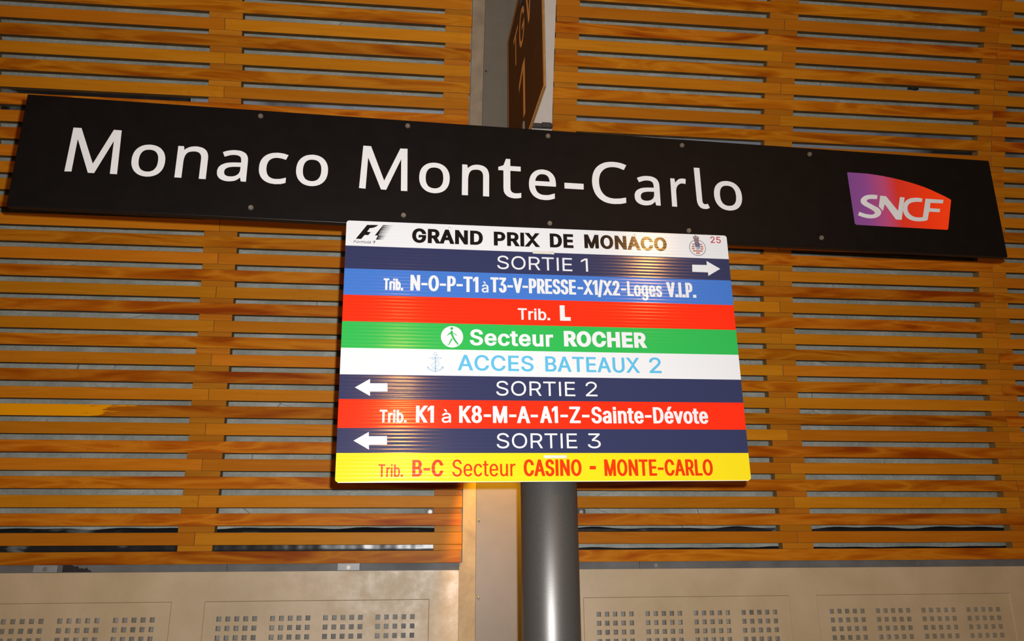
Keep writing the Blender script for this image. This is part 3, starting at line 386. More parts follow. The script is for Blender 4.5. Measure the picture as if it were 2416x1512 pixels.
DATA = {'SIGN':{'c':[0.29754,1.87976,2.56054],'ex':[0.999206,0.039829,0.000236],'ey':[-0.039829,0.999205,0.001698],'ez':[-0.000169,-0.001706,0.999999],'w':2.6,'h':0.2989},'BOARD':{'c':[0.28024,1.86922,2.10039],'ex':[0.999148,0.039299,0.012639],'ey':[-0.039373,0.999209,0.005611],'ez':[-0.012409,-0.006104,0.999904],'w':0.985,'h':0.6374},'SIGN_LETTERS':[['o',-1.03758,-0.95972,-0.05461,0.03237],['n',-0.93352,-0.85998,-0.05227,0.03542],['a',-0.83553,-0.76448,-0.05459,0.03187],['c',-0.73651,-0.66799,-0.05497,0.03205],['o',-0.64638,-0.56821,-0.05481,0.03257],['o',-0.33935,-0.26132,-0.05496,0.03148],['n',-0.22955,-0.15912,-0.05552,0.03336],['t',-0.13516,-0.07516,-0.05666,0.05568],['e',-0.05457,0.01729,-0.05646,0.0313],['C',0.11484,0.21039,-0.05651,0.06694],['a',0.2293,0.29966,-0.05523,0.03141],['r',0.33115,0.3745,-0.05401,0.03029],['o',0.4514,0.53049,-0.05639,0.03106]],'BAND_Z':[0.31872,0.25248,0.19307,0.12612,0.05969,-0.00556,-0.06968,-0.12811,-0.19513,-0.25214,-0.31872],'TEXT':[['GRAND',0,'black',-0.33134,-0.1546,0.26632,0.03816,0.275],['PRIX',0,'black',-0.1269,-0.0109,0.26652,0.03772,0.275],['DE',0,'black',0.01672,0.07786,0.26711,0.03806,0.275],['MONACO',0,'black',0.10657,0.32596,0.26847,0.03779,0.265],['25',0,'crimson',0.44689,0.47499,0.29632,0.01776,0.165],['SORTIE',1,'white',-0.11919,0.07231,0.20441,0.03523,0.145],['1',1,'white',0.09526,0.11302,0.20467,0.03543,0.145],['Trib.',2,'white',-0.39792,-0.3505,0.14095,0.02934,0.185],['N-O-P-T1',2,'white',-0.33327,-0.16647,0.14113,0.04021,0.2],['à',2,'white',-0.15852,-0.14177,0.14148,0.02733,0.16],['T3-V-PRESSE',2,'white',-0.13676,0.0794,0.1424,0.03914,0.2],['-X1/X2',2,'white',0.08353,0.19303,0.14319,0.03911,0.2],['-Loges',2,'white',0.19643,0.30386,0.14306,0.0392,0.168],['V.I.P.',2,'white',0.31643,0.39437,0.14309,0.04015,0.2],['Trib.',3,'white',-0.06945,0.01093,0.07359,0.02938,0.2],['L',3,'white',0.03599,0.06286,0.07337,0.03982,0.33],['Secteur',4,'white',-0.18806,0.01682,0.00624,0.03986,0.235],['ROCHER',4,'white',0.04377,0.25284,0.00774,0.03948,0.29],['ACCES',5,'sky',-0.2171,-0.03359,-0.0562,0.03824,0.195],['BATEAUX',5,'sky',-0.00489,0.23155,-0.05613,0.03807,0.195],['2',5,'sky',0.25674,0.28745,-0.05605,0.03942,0.195],['SORTIE',6,'white',-0.12564,0.06685,-0.11604,0.03506,0.14],['2',6,'white',0.0929,0.12168,-0.11578,0.03559,0.14],['Trib.',7,'white',-0.39792,-0.33598,-0.18227,0.02976,0.18],['K1',7,'white',-0.31454,-0.27282,-0.18182,0.03974,0.21],['à',7,'white',-0.25479,-0.23299,-0.1817,0.03048,0.17],['K8-M-A-',7,'white',-0.21392,-0.02635,-0.18189,0.04023,0.21],['A1',7,'white',-0.02093,0.02237,-0.18129,0.04022,0.21],['-Z-',7,'white',0.02834,0.09924,-0.18126,0.0399,0.21],['Sainte',7,'white',0.10403,0.2338,-0.18122,0.03979,0.21],['-Dévote',7,'white',0.23708,0.39715,-0.18085,0.03965,0.21],['SORTIE',8,'white',-0.12595,0.06645,-0.24106,0.03498,0.14],['3',8,'white',0.09203,0.12392,-0.24079,0.03504,0.14],['Trib.',9,'vermilion',-0.39717,-0.34197,-0.30592,0.02824,0.145],['B-C',9,'vermilion',-0.32097,-0.25051,-0.30554,0.03774,0.2],['Secteur',9,'vermilion',-0.22959,-0.08281,-0.30548,0.03782,0.13],['CASINO',9,'vermilion',-0.06344,0.07454,-0.30559,0.03832,0.19],['MONTE-CARLO',9,'vermilion',0.12957,0.39796,-0.30606,0.03874,0.185],['Formula',0,'black',-0.47422,-0.43274,0.25991,0.00701,0.16],['1',0,'black',-0.42965,-0.42349,0.2602,0.00683,0.2]],'POLY':{'M1':[[-1.18186,0.06572],[-1.16333,0.06592],[-1.12454,-0.02826],[-1.08869,0.0667],[-1.07026,0.06637],[-1.06592,-0.05269],[-1.08235,-0.05259],[-1.08469,0.03605],[-1.11808,-0.05306],[-1.1323,-0.0533],[-1.16768,0.03553],[-1.16957,-0.05246],[-1.18546,-0.05306]],'M2':[[-0.48411,0.06738],[-0.46438,0.06727],[-0.42746,-0.02788],[-0.38984,0.06603],[-0.37146,0.06647],[-0.36826,-0.05344],[-0.3844,-0.05359],[-0.38664,0.03566],[-0.42143,-0.05315],[-0.43457,-0.05291],[-0.47032,0.03462],[-0.47286,-0.0532],[-0.48919,-0.05253]],'hyphen':[[0.04003,-0.00333],[0.0917,-0.00323],[0.09141,-0.01978],[0.03997,-0.01995]],'l':[[0.3998,0.06526],[0.41611,0.06526],[0.41685,-0.03229],[0.41735,-0.03659],[0.41913,-0.04015],[0.4223,-0.0419],[0.42643,-0.04187],[0.43153,-0.04027],[0.4364,-0.05163],[0.431,-0.05454],[0.42469,-0.05599],[0.41649,-0.0554],[0.40953,-0.05216],[0.40486,-0.04598],[0.40233,-0.03858],[0.40134,-0.02999]],'logo':[[0.84893,0.08026],[0.8508,0.08162],[0.88212,0.08174],[0.90865,0.08129],[0.93023,0.07975],[0.95656,0.07702],[0.98279,0.07328],[1.00657,0.06911],[1.03024,0.06394],[1.05265,0.05842],[1.07493,0.05188],[1.09581,0.04426],[1.11648,0.03537],[1.13707,0.02598],[1.15292,0.01779],[1.15563,0.01498],[1.13058,-0.07385],[1.12726,-0.07742],[0.99054,-0.07753],[0.85496,-0.07746],[0.85071,-0.07413]],'S':[[0.93115,0.01587],[0.92092,0.0167],[0.91129,0.01659],[0.90194,0.01503],[0.89391,0.01257],[0.88689,0.00872],[0.88195,0.00427],[0.87843,-0.00032],[0.87705,-0.00502],[0.87738,-0.00937],[0.87944,-0.01337],[0.88369,-0.01699],[0.88918,-0.02029],[0.90472,-0.02831],[0.91336,-0.03456],[0.91515,-0.03856],[0.91359,-0.04106],[0.91021,-0.04294],[0.90594,-0.04439],[0.9011,-0.04492],[0.88585,-0.0434],[0.86878,-0.03815],[0.86324,-0.0488],[0.87728,-0.0535],[0.8865,-0.05537],[0.89588,-0.05627],[0.90427,-0.05579],[0.91162,-0.0544],[0.91915,-0.05181],[0.92564,-0.0483],[0.93005,-0.04444],[0.93319,-0.03943],[0.93458,-0.035],[0.93324,-0.02952],[0.93069,-0.0258],[0.92709,-0.02262],[0.91152,-0.01458],[0.89821,-0.00738],[0.89612,-0.00532],[0.89571,-0.00315],[0.89672,-0.00115],[0.89939,0.00072],[0.90319,0.00217],[0.90813,0.00321],[0.92745,0.00391]],'N':[[0.93875,0.01512],[0.95623,0.01425],[0.98583,-0.02835],[0.9984,0.01441],[1.01247,0.0143],[0.99268,-0.05505],[0.97537,-0.05507],[0.9487,-0.00991],[0.93954,-0.03229],[0.93618,-0.02595],[0.92957,-0.01883]],'CF':[[1.06692,0.01446],[1.05538,0.01572],[1.04431,0.01529],[1.0338,0.01365],[1.024,0.01034],[1.01587,0.00518],[1.00948,-0.00134],[1.00511,-0.00894],[1.00251,-0.01763],[1.0015,-0.02548],[1.00178,-0.03275],[1.00398,-0.04014],[1.00804,-0.04644],[1.01403,-0.05117],[1.02078,-0.05417],[1.0301,-0.05629],[1.0397,-0.05671],[1.0507,-0.05609],[1.06062,-0.0548],[1.067,-0.05298],[1.07175,-0.05077],[1.08049,-0.0252],[1.11256,-0.02502],[1.11637,-0.01451],[1.08478,-0.01443],[1.08911,0.00228],[1.12755,0.00289],[1.13148,0.01399],[1.07649,0.01456],[1.05847,-0.04304],[1.05022,-0.04449],[1.04165,-0.04498],[1.03264,-0.04381],[1.02542,-0.04059],[1.0197,-0.03558],[1.01642,-0.02897],[1.01545,-0.02295],[1.0162,-0.01681],[1.01806,-0.01133],[1.0218,-0.00622],[1.02678,-0.00249],[1.03255,7e-05],[1.03968,0.00197],[1.04715,0.00292],[1.06389,0.00369]],'bolts':[[-0.74447,0.13254],[-0.3731,0.13338],[-0.00102,0.1316],[0.37153,0.13101],[0.74334,0.13037],[-0.74668,-0.12184],[-0.37568,-0.12062],[-0.00146,-0.12147],[0.3725,-0.12103],[0.74709,-0.12156]],'arrow1':[[0.39048,0.2334],[0.43046,0.23382],[0.4305,0.24502],[0.46603,0.22437],[0.43188,0.20392],[0.43178,0.21354],[0.38928,0.21358]],'arrow2':[[-0.45683,-0.10048],[-0.42263,-0.07975],[-0.42229,-0.09027],[-0.38197,-0.08977],[-0.38145,-0.10963],[-0.42165,-0.11007],[-0.42131,-0.1205]],'arrow3':[[-0.45527,-0.22426],[-0.42129,-0.20394],[-0.42096,-0.21408],[-0.37984,-0.2135],[-0.37932,-0.23308],[-0.42009,-0.23381],[-0.41973,-0.24475]],'dash':[[0.09431,-0.28268],[0.1095,-0.28271],[0.10912,-0.2905],[0.09395,-0.29046]],'F':[[-0.44226,0.30877],[-0.41555,0.30954],[-0.41753,0.30702],[-0.42106,0.30462],[-0.42511,0.30247],[-0.42918,0.30106],[-0.43531,0.30035],[-0.44141,0.29083],[-0.43984,0.29005],[-0.43267,0.29007],[-0.43829,0.28172],[-0.44749,0.28162],[-0.45527,0.2707],[-0.4685,0.27072]],'one':[[-0.40369,0.3096],[-0.42193,0.28239],[-0.41322,0.28275],[-0.41266,0.2811],[-0.41954,0.27131]],'stripes':[[[-0.40339,0.30984],[-0.39761,0.30986],[-0.3768,0.3094],[-0.3924,0.30839],[-0.40506,0.30705]],[[-0.40577,0.30635],[-0.39999,0.30637],[-0.37931,0.3059],[-0.39479,0.3049],[-0.40744,0.30357]],[[-0.40784,0.30332],[-0.40207,0.30335],[-0.3813,0.30288],[-0.39687,0.30188],[-0.40952,0.30055]],[[-0.40972,0.30043],[-0.40395,0.30045],[-0.38226,0.30002],[-0.39876,0.29898],[-0.41139,0.29765]],[[-0.41155,0.29776],[-0.40578,0.29778],[-0.38478,0.29732],[-0.40059,0.29631],[-0.41322,0.29499]],[[-0.41352,0.29486],[-0.40776,0.29488],[-0.38626,0.29444],[-0.40257,0.29341],[-0.41519,0.2921]],[[-0.41544,0.29197],[-0.40968,0.29199],[-0.38773,0.29156],[-0.4045,0.29052],[-0.4171,0.28921]],[[-0.41736,0.28909],[-0.4116,0.2891],[-0.39023,0.28865],[-0.40642,0.28763],[-0.41902,0.28632]],[[-0.41908,0.28655],[-0.41333,0.28656],[-0.39171,0.28611],[-0.40815,0.28509],[-0.42074,0.28379]],[[-0.42105,0.28378],[-0.4153,0.28379],[-0.3937,0.28334],[-0.41012,0.28232],[-0.42271,0.28102]],[[-0.41276,0.28132],[-0.40701,0.28133],[-0.39414,0.28051],[-0.40184,0.27986],[-0.41443,0.27856]],[[-0.41463,0.27844],[-0.40888,0.27845],[-0.39612,0.27763],[-0.40371,0.27699],[-0.41629,0.27569]],[[-0.4166,0.27557],[-0.41085,0.27558],[-0.39758,0.27477],[-0.40568,0.27411],[-0.41826,0.27282]],[[-0.41841,0.27287],[-0.41267,0.27288],[-0.39957,0.27206],[-0.4075,0.27141],[-0.42007,0.27012]]],'walk':[[[-0.23434,0.04036],[-0.23191,0.04185],[-0.22987,0.04089],[-0.22929,0.03752],[-0.22862,0.03163],[-0.22658,0.02578],[-0.22291,0.01914],[-0.21803,0.01211],[-0.21462,0.00715],[-0.21923,0.00664],[-0.21883,0.0079],[-0.2237,0.01325],[-0.22859,0.01986],[-0.23185,0.02651],[-0.23431,0.0332],[-0.23755,0.03228],[-0.24321,0.02879],[-0.24402,0.02962],[-0.23918,0.03435],[-0.23555,0.03738]],[[-0.22783,0.03755],[-0.22457,0.03383],[-0.21887,0.02974],[-0.2209,0.02927],[-0.22578,0.03254],[-0.22782,0.03544]],[[-0.23265,0.02313],[-0.23037,0.0194],[-0.23423,0.01304],[-0.23784,0.0061],[-0.24308,0.00491],[-0.24228,0.00602],[-0.23946,0.00707],[-0.23666,0.01424]]],'circ':[-0.23121,0.02628,0.02682],'head':[-0.23201,0.04701,0.0035],'anchor_lines':[[22,[[-0.27075,-0.02384],[-0.27041,-0.05959]]],[12,[[-0.28095,-0.02707],[-0.26656,-0.02683]]],[10,[[-0.26296,-0.02685],[-0.25815,-0.02676]]],[9,[[-0.27064,-0.01846],[-0.26662,-0.02046],[-0.26417,-0.02497],[-0.26452,-0.03075],[-0.26832,-0.0356]]],[9,[[-0.26569,-0.03448],[-0.26246,-0.03896],[-0.26281,-0.0439],[-0.26756,-0.04906]]],[9,[[-0.27261,-0.03814],[-0.27721,-0.04084],[-0.27916,-0.04457],[-0.27712,-0.04905],[-0.27072,-0.05182],[-0.26431,-0.05582]]],[9,[[-0.27666,-0.05559],[-0.27391,-0.05146]]],[9,[[-0.27972,-0.03002],[-0.27315,-0.03131]]],[16,[[-0.28744,-0.05167],[-0.28262,-0.05568],[-0.27702,-0.05846],[-0.27049,-0.05918],[-0.26429,-0.05827],[-0.25873,-0.05532],[-0.25397,-0.05115]]],[9,[[-0.27125,-0.01334],[-0.27428,-0.01456],[-0.27506,-0.01705],[-0.27383,-0.01976],[-0.27102,-0.02054],[-0.26823,-0.01941],[-0.26737,-0.01692],[-0.26851,-0.01428],[-0.27125,-0.01334]]]],'anchor_polys':[[[-0.29027,-0.04745],[-0.28469,-0.049],[-0.28584,-0.05262],[-0.29045,-0.05253]],[[-0.25679,-0.04857],[-0.2508,-0.04659],[-0.25052,-0.05258],[-0.25412,-0.05198],[-0.25597,-0.05118]],[[-0.27185,-0.05839],[-0.26907,-0.05834],[-0.26887,-0.06202],[-0.27206,-0.06207]]],'anchor_dots':[[-0.28382,-0.02729],[-0.25695,-0.02682]],'crest':{'c':[0.40922,0.28119],'r':0.02281},'crest_k':7.69e-05,'ties':[[[-0.02749,0.25173],[0.02318,0.25134]],[[-0.01433,-0.26096],[0.03641,-0.26099]]],'eyelets':[[-0.23842,0.3083],[0.24003,0.30966]],'scuff':[0.02946,-0.17669]},'TGV':{'P0':[0.37676,2.45,0.0],'dh':[-0.05258,0.99862,0]}}
POLY = DATA['POLY']

# ------------------------------------------------------------------ the curved wall
WD = 3.6                                    # distance of the wall from the lens
WR = 5.72737; WZ = CZ + 0.27885                  # radius of the vault and height where it springs
PITCH = 0.076761; ROW31 = -0.20855
def wp(x, s, off=0.0):
    """point on the wall: x along it, s up along its curve, off = depth behind its face"""
    if s <= 0: return Vector((x, WD + off, WZ + s))
    a = s / WR
    return Vector((x, WD - WR + (WR + off) * math.cos(a), WZ + (WR + off) * math.sin(a)))
def lean(s): return max(0.0, s) / WR
def row(k): return ROW31 + PITCH * (31 - k)
def curved_slab(bm, x0, x1, s0, s1, off, thick, ns=None, wob=0.0):
    ns = ns or max(2, int((s1 - s0) / 0.12) + 1)
    ring = []
    for i in range(ns + 1):
        s = s0 + (s1 - s0) * i / ns
        ring.append([bm.verts.new(wp(x0, s, off)), bm.verts.new(wp(x1, s, off)), bm.verts.new(wp(x1, s, off + thick)), bm.verts.new(wp(x0, s, off + thick))])
    for i in range(ns):
        a, b = ring[i], ring[i + 1]
        for j in range(4): bm.faces.new((a[j], a[(j + 1) % 4], b[(j + 1) % 4], b[j]))
    bm.faces.new(ring[0][::-1]); bm.faces.new(ring[-1])
    bmesh.ops.recalc_face_normals(bm, faces=bm.faces)
SFLOOR = -(WZ)                              # s of the platform

# floor
bm = bmesh.new(); box(bm, -4.5, 5.5, -9, 3.75, -0.1, 0.0)
tag(link_mesh('floor', bm, plain('grey_platform_floor', (0.22, 0.20, 0.17, 1), 0.6, 0, 0.4, 0.2, 3)), kind='structure')
# rock backing of the vault
bm = bmesh.new()
nx, ns = 160, 110; grid = []
for j in range(ns + 1):
    s = -0.295 + (3.55 + 0.295) * j / ns; r_ = []
    for i in range(nx + 1):
        x = -3.4 + 7.4 * i / nx
        d = 0.064 + 0.006 * noise.noise(Vector((x * 3.0, s * 5.0, 1.3))) + 0.003 * noise.noise(Vector((x * 17.0, s * 21.0, 7.3)))
        r_.append(bm.verts.new(wp(x, s, max(0.0580, d))))
    grid.append(r_)
for j in range(ns):
    for i in range(nx): bm.faces.new((grid[j][i], grid[j][i + 1], grid[j + 1][i + 1], grid[j + 1][i]))
bmesh.ops.recalc_face_normals(bm, faces=bm.faces)
o = link_mesh('wall_back', bm, ROCK, smooth=True); tag(o, kind='structure')
sol = o.modifiers.new('thickness', 'SOLIDIFY'); sol.thickness = 0.2; sol.offset = -1 if o.data.polygons[0].normal.y < 0 else 1

# ------------------------------------------------------------------ station name sign
def frame_matrix(d):
    m = Matrix((Vector(d['ex']), Vector(d['ey']), Vector(d['ez']))).transposed().to_4x4(); m.translation = Vector(d['c']); return m
S = DATA['SIGN']
sign = empty('station_sign', mat=frame_matrix(S))
tag(sign, 'long black station name sign with white lettering and a colourful logo', 'sign')
bm = bmesh.new(); box(bm, -S['w'] / 2, S['w'] / 2, 0, 0.02, -S['h'] / 2, S['h'] / 2, 0.0015)
link_mesh('panel', bm, BLACK, sign)
YF = -0.0006
e_sign = 0.0013
bm = bmesh.new(); bm2 = bmesh.new()
for i, (ch, x0, x1, yb, yt) in enumerate(DATA['SIGN_LETTERS']):
    fill(bm if i < 5 else bm2, glyph_fit(ch, x0, x1, yb, yt, e_sign), YF)
fill(bm, [POLY['M1']], YF); fill(bm2, [POLY['M2']], YF); fill(bm2, [POLY['hyphen']], YF); fill(bm2, [POLY['l']], YF)
tag(link_mesh('lettering', bm, WHITE_V, sign), 'white word Monaco')
tag(link_mesh('lettering', bm2, WHITE_V, sign), 'white words Monte-Carlo')
# logo: violet to red print
t = NT('violet_to_red_print'); tc = t.node('ShaderNodeTexCoord'); sx_ = t.node('ShaderNodeSeparateXYZ'); t.link(tc.outputs['Object'], sx_.inputs[0])
lx0 = min(p[0] for p in POLY['logo']); lx1 = max(p[0] for p in POLY['logo'])
f = t.range(sx_.outputs[0], lx0, lx1)
t.set(t.ramp(f, [(0.0, (0.10, 0.030, 0.13, 1)), (0.15, (0.13, 0.032, 0.14, 1)), (0.33, (0.24, 0.035, 0.10, 1)), (0.47, (0.36, 0.017, 0.008, 1)), (0.75, (0.50, 0.022, 0.002, 1)), (1.0, (0.58, 0.032, 0.003, 1))]), 0.45, 0, 0.3)
bm = bmesh.new(); fill(bm, [POLY['logo']], YF)
logo = link_mesh('logo', bm, t.m, sign); tag(logo, 'violet to orange-red logo with a curved top edge')
bm = bmesh.new()
for k in ('S', 'N', 'CF'): fill(bm, [POLY[k]], YF - 0.0006)
link_mesh('logo_lettering', bm, WHITE_V, logo)
for i, (x, z) in enumerate(POLY['bolts']):
    if i == 0:
        bm = bmesh.new(); cyl(bm, (0, 0, 0), (0, -1, 0), 0.0068, 0.003, 20, 0.0058)
        box(bm, -0.0045, 0.0045, -0.0036, -0.003, -0.0007, 0.0007)
        b0 = link_mesh('bolt', bm, BOLT, sign, (x, 0, z), (0, 0.5, 0))
    else: obj_copy(b0, 'bolt', sign, (x, 0, z), (0, 0.7 * i, 0))

# ------------------------------------------------------------------ pole
bm = bmesh.new(); PX, PY, PR = 0.2965, 1.9865, 0.0693
cyl(bm, (0, 0, 0), (0, 0, 1), PR, S['c'][2] + S['h'] / 2 - 0.03, 96)
cyl(bm, (0, 0, 0.0), (0, 0, 1), 0.13, 0.012, 48)
pole = link_mesh('sign_pole', bm, POLEM, None, (PX, PY, 0), smooth=True)
for p in pole.data.polygons: p.use_smooth = abs(p.normal.z) < 0.5
tag(pole, 'round dark grey metal pole behind the colourful board holding the black sign', 'pole')
# saddle clamps between sign and pole belong to the sign
for z in (-0.07, 0.07):
    bm = bmesh.new(); box(bm, -0.05, 0.05, 0.0202, 0.036, z - 0.02, z + 0.02, 0.002); link_mesh('clamp', bm, DARKM, sign)

# ------------------------------------------------------------------ event direction board
B = DATA['BOARD']
board = empty('direction_board', mat=frame_matrix(B))
tag(board, 'white plastic direction board with coloured bands hung under the black station sign', 'sign')
bw, bh = B['w'] / 2, B['h'] / 2
bm = bmesh.new(); box(bm, -bw, bw, 0.0, 0.005, -bh, bh)
es = [e for e in bm.edges if abs(e.verts[0].co.y - e.verts[1].co.y) > 0.004]
bmesh.ops.bevel(bm, geom=es, offset=0.006, segments=4, affect='EDGES')
link_mesh('sheet', bm, printed('white_fluted_plastic', (0.40, 0.40, 0.40, 1)), board)
bcol = ['white', 'navy', 'blue', 'red', 'green', 'white', 'navy', 'red', 'navy', 'yellow']
blab = ['white band headed Grand Prix de Monaco', 'upper navy band', 'blue band', 'upper red band', 'green band', 'white band with pale blue writing', 'middle navy band', 'lower red band', 'lower navy band', 'yellow band']
bands = []
bz = DATA['BAND_Z']
YB, YL, YT = -0.0004, -0.0008, -0.0012
for i in range(10):
    z1, z0 = bz[i], bz[i + 1]
    c = 0.006; pts = [(-bw, z0), (bw, z0), (bw, z1), (-bw, z1)]
    if i == 0: pts = [(-bw, z0), (bw, z0), (bw, z1 - c), (bw - c * 0.3, z1 - c * 0.3), (bw - c, z1), (-bw + c, z1), (-bw + c * 0.3, z1 - c * 0.3), (-bw, z1 - c)]
    if i == 9: pts = [(-bw + c, z0 + 0.0012), (bw - c, z0 + 0.0012), (bw - c * 0.3, z0 + 0.0012 + c * 0.3), (bw, z0 + c + 0.0012), (bw, z1), (-bw, z1), (-bw, z0 + c + 0.0012), (-bw + c * 0.3, z0 + 0.0012 + c * 0.3)]
    bm = bmesh.new(); fill(bm, [pts], YB)
    b = link_mesh('band', bm, INK[bcol[i]], board); tag(b, blab[i]); bands.append(b)
for i in range(10):
    cols = {}
    for (txt, bi, col, xl, xr, base, cap, stem) in DATA['TEXT']:
        if bi == i: cols.setdefault(col + ('' if not (txt in ('Formula',) or (txt == '1' and i == 0)) else '!'), []).append((txt, xl, xr, base, cap, stem))
    for col, ws in cols.items():
        for w in ws:
            bm = bmesh.new()
            for g in word(*w, shear=0.42 if col.endswith('!') else 0.0): fill(bm, g, YL)
            nm = 'emblem_caption' if col.endswith('!') else ('board_number' if col == 'crimson' else 'lettering')
            link_mesh(nm, bm, INK[col.rstrip('!')], bands[i])
        if i == 9:
            bm = bmesh.new(); fill(bm, [POLY['dash']], YL); link_mesh('lettering', bm, INK[col], bands[i])
for i, k in ((1, 'arrow1'), (6, 'arrow2'), (8, 'arrow3')):
    bm = bmesh.new(); fill(bm, [POLY[k]], YL); link_mesh('arrow', bm, INK['white'], bands[i])
# slanted emblem with speed lines
bm = bmesh.new(); fill(bm, [POLY['F']], YL); fill(bm, [POLY['one']], YL)
for s in POLY['stripes']: fill(bm, [s], YL - 0.0001)
link_mesh('emblem', bm, INK['black'], bands[0])
# walking figure in a disc
cx, cz, r = POLY['circ']
bm = bmesh.new(); fill(bm, [circle(cx, cz, r, 64)], YL); disc = link_mesh('pedestrian_symbol', bm, INK['white'], bands[4])
bm = bmesh.new()
for p in POLY['walk']: fill(bm, [p], YT)
hx, hz, hr = POLY['head']; fill(bm, [circle(hx, hz, hr)], YT)
fg = link_mesh('walking_figure', bm, INK['green'], bands[4])
# anchor
bm = bmesh.new(); k = 0.01 / 12.6 / 10
upx = POLY['crest_k'] * 15.1 / 12.6
for w, p in POLY['anchor_lines']: fill(bm, [stroke(p, w * upx * 1.45)], YL)
for p in POLY['anchor_polys']: fill(bm, [p], YL - 0.0001)
for p in POLY['anchor_dots']: fill(bm, [circle(p[0], p[1], 15 * upx, 20)], YL)
link_mesh('anchor_symbol', bm, INK['steelblue'], bands[5])
# round chequered crest with a crown
ck = POLY['crest_k']; ccx, ccz = POLY['crest']['c']; cr = POLY['crest']['r']
def K(x, y): return (ccx + (x - 988) * ck, ccz - (y - 975) * ck)
mats = [INK['pale_grey'], INK['white'], INK['brick'], INK['slate'], INK['mauve']]
bm = bmesh.new()
fill(bm, [circle(ccx, ccz, cr, 56)], YL, mi=0); fill(bm, [circle(ccx, ccz, cr * 0.91, 56)], YL - 0.0001, mi=1)
for j in range(-6, 7):
    for i in range(-7, 8):
        px, py = 988 + i * 34 + (17 if j % 2 else 0), 975 + j * 40
        dx, dy = px - 988, py - 975
        if math.hypot(dx, dy) > 215 or j % 2 == 0: continue
        if abs(dx) < 95 and -200 < dy < 75: continue
        if abs(dy - 75 - abs(dx) * 0.0) < 22 and abs(dx) < 190: continue
        fill(bm, [[K(px - 20, py), K(px, py + 40), K(px + 20, py), K(px, py - 40)]], YL - 0.0002, mi=2)
fill(bm, [[K(890, 790), K(1085, 800), K(1075, 920), K(1060, 1000), K(1040, 1040), K(985, 1048), K(935, 1030), K(915, 960)]], YL - 0.0003, mi=3)
fill(bm, [[K(935, 780), K(1030, 785), K(985, 910)]], YL - 0.0004, mi=4)
fill(bm, [stroke([K(940, 930), K(940, 1000), K(965, 1000), K(985, 950), K(985, 1015), K(1020, 1015), K(1025, 940)], 14 * ck)], YL - 0.0004, mi=1)
fill(bm, [[K(885, 650), K(1055, 655), K(1058, 770), K(1000, 790), K(920, 785), K(885, 760)]], YL - 0.0004, mi=4)
fill(bm, [[K(845, 600), K(875, 565), K(935, 550), K(935, 515), K(965, 515), K(965, 550), K(1035, 565), K(1075, 600), K(1060, 645), K(1050, 690), K(885, 690), K(868, 645)]], YL - 0.0005, mi=4)
for (hx_, hy_) in ((920, 606), (995, 610)): fill(bm, [circle(*K(hx_, hy_), 15 * ck, 14)], YL - 0.0006, mi=1)
link_mesh('crest', bm, mats, bands[0])
# cable ties round the pole and eyelets
TIE = plain('translucent_white_nylon', (0.30, 0.29, 0.25, 1), 0.35, 0, 0.5, 0.06, 40)
for (a, b_) in POLY['ties']:
    bm = bmesh.new(); x0, x1 = a[0], b_[0]; z = (a[1] + b_[1]) / 2
    box(bm, x0, x1, -0.0028, -0.0012, -0.0036 + z, 0.0036 + z, 0.0007)
    box(bm, x1 - 0.003, x1 + 0.0035, -0.0038, -0.0006, -0.0042 + z, 0.0042 + z, 0.0012)
    box(bm, x0 - 0.001, x0 + 0.0015, -0.002, 0.03, -0.0034 + z, 0.0034 + z)
    box(bm, x1 - 0.0015, x1 + 0.001, -0.002, 0.03, -0.0034 + z, 0.0034 + z)
    tag(link_mesh('cable_tie', bm, TIE, board), 'pale nylon tie')
for (x, z) in POLY['eyelets']:
    bm = bmesh.new(); r_ = bmesh.ops.create_circle(bm, cap_ends=False, segments=20, radius=0.0036)
    bmesh.ops.transform(bm, matrix=Matrix.Rotation(math.pi / 2, 4, 'X'), verts=bm.verts)
    ex = bmesh.ops.extrude_edge_only(bm, edges=list(bm.edges)); nv = [v for v in ex['geom'] if isinstance(v, bmesh.types.BMVert)]
    for v in nv: v.co.x *= 0.5; v.co.z *= 0.5; v.co.y -= 0.0008
    link_mesh('eyelet', bm, TIE, board, (x, -0.0014, z))

# ------------------------------------------------------------------ slatted cladding
SLAT_H, SLAT_D, BLK_D = 0.0512, 0.048, 0.047
random.seed(7)
protos = {}
def slat_mesh(L, h, d, mat, key, bev=0.0014):
    k = (key, round(L, 4), round(h, 4))
    if k not in protos:
        bm = bmesh.new(); box(bm, -L / 2, L / 2, 0, d, -h / 2, h / 2, bev)
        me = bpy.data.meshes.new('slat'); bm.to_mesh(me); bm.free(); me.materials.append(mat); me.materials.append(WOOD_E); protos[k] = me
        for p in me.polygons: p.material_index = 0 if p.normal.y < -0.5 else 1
    return protos[k]
def add_piece(name, parent, base, x0, x1, s, h, d, off, mat, key):
    o = bpy.data.objects.new(name, slat_mesh(x1 - x0, h, d, mat, key)); COL.objects.link(o)
    o.parent = parent; o.location = wp((x0 + x1) / 2, s, off) - base; o.rotation_euler = (lean(s), 0, 0)
    return o
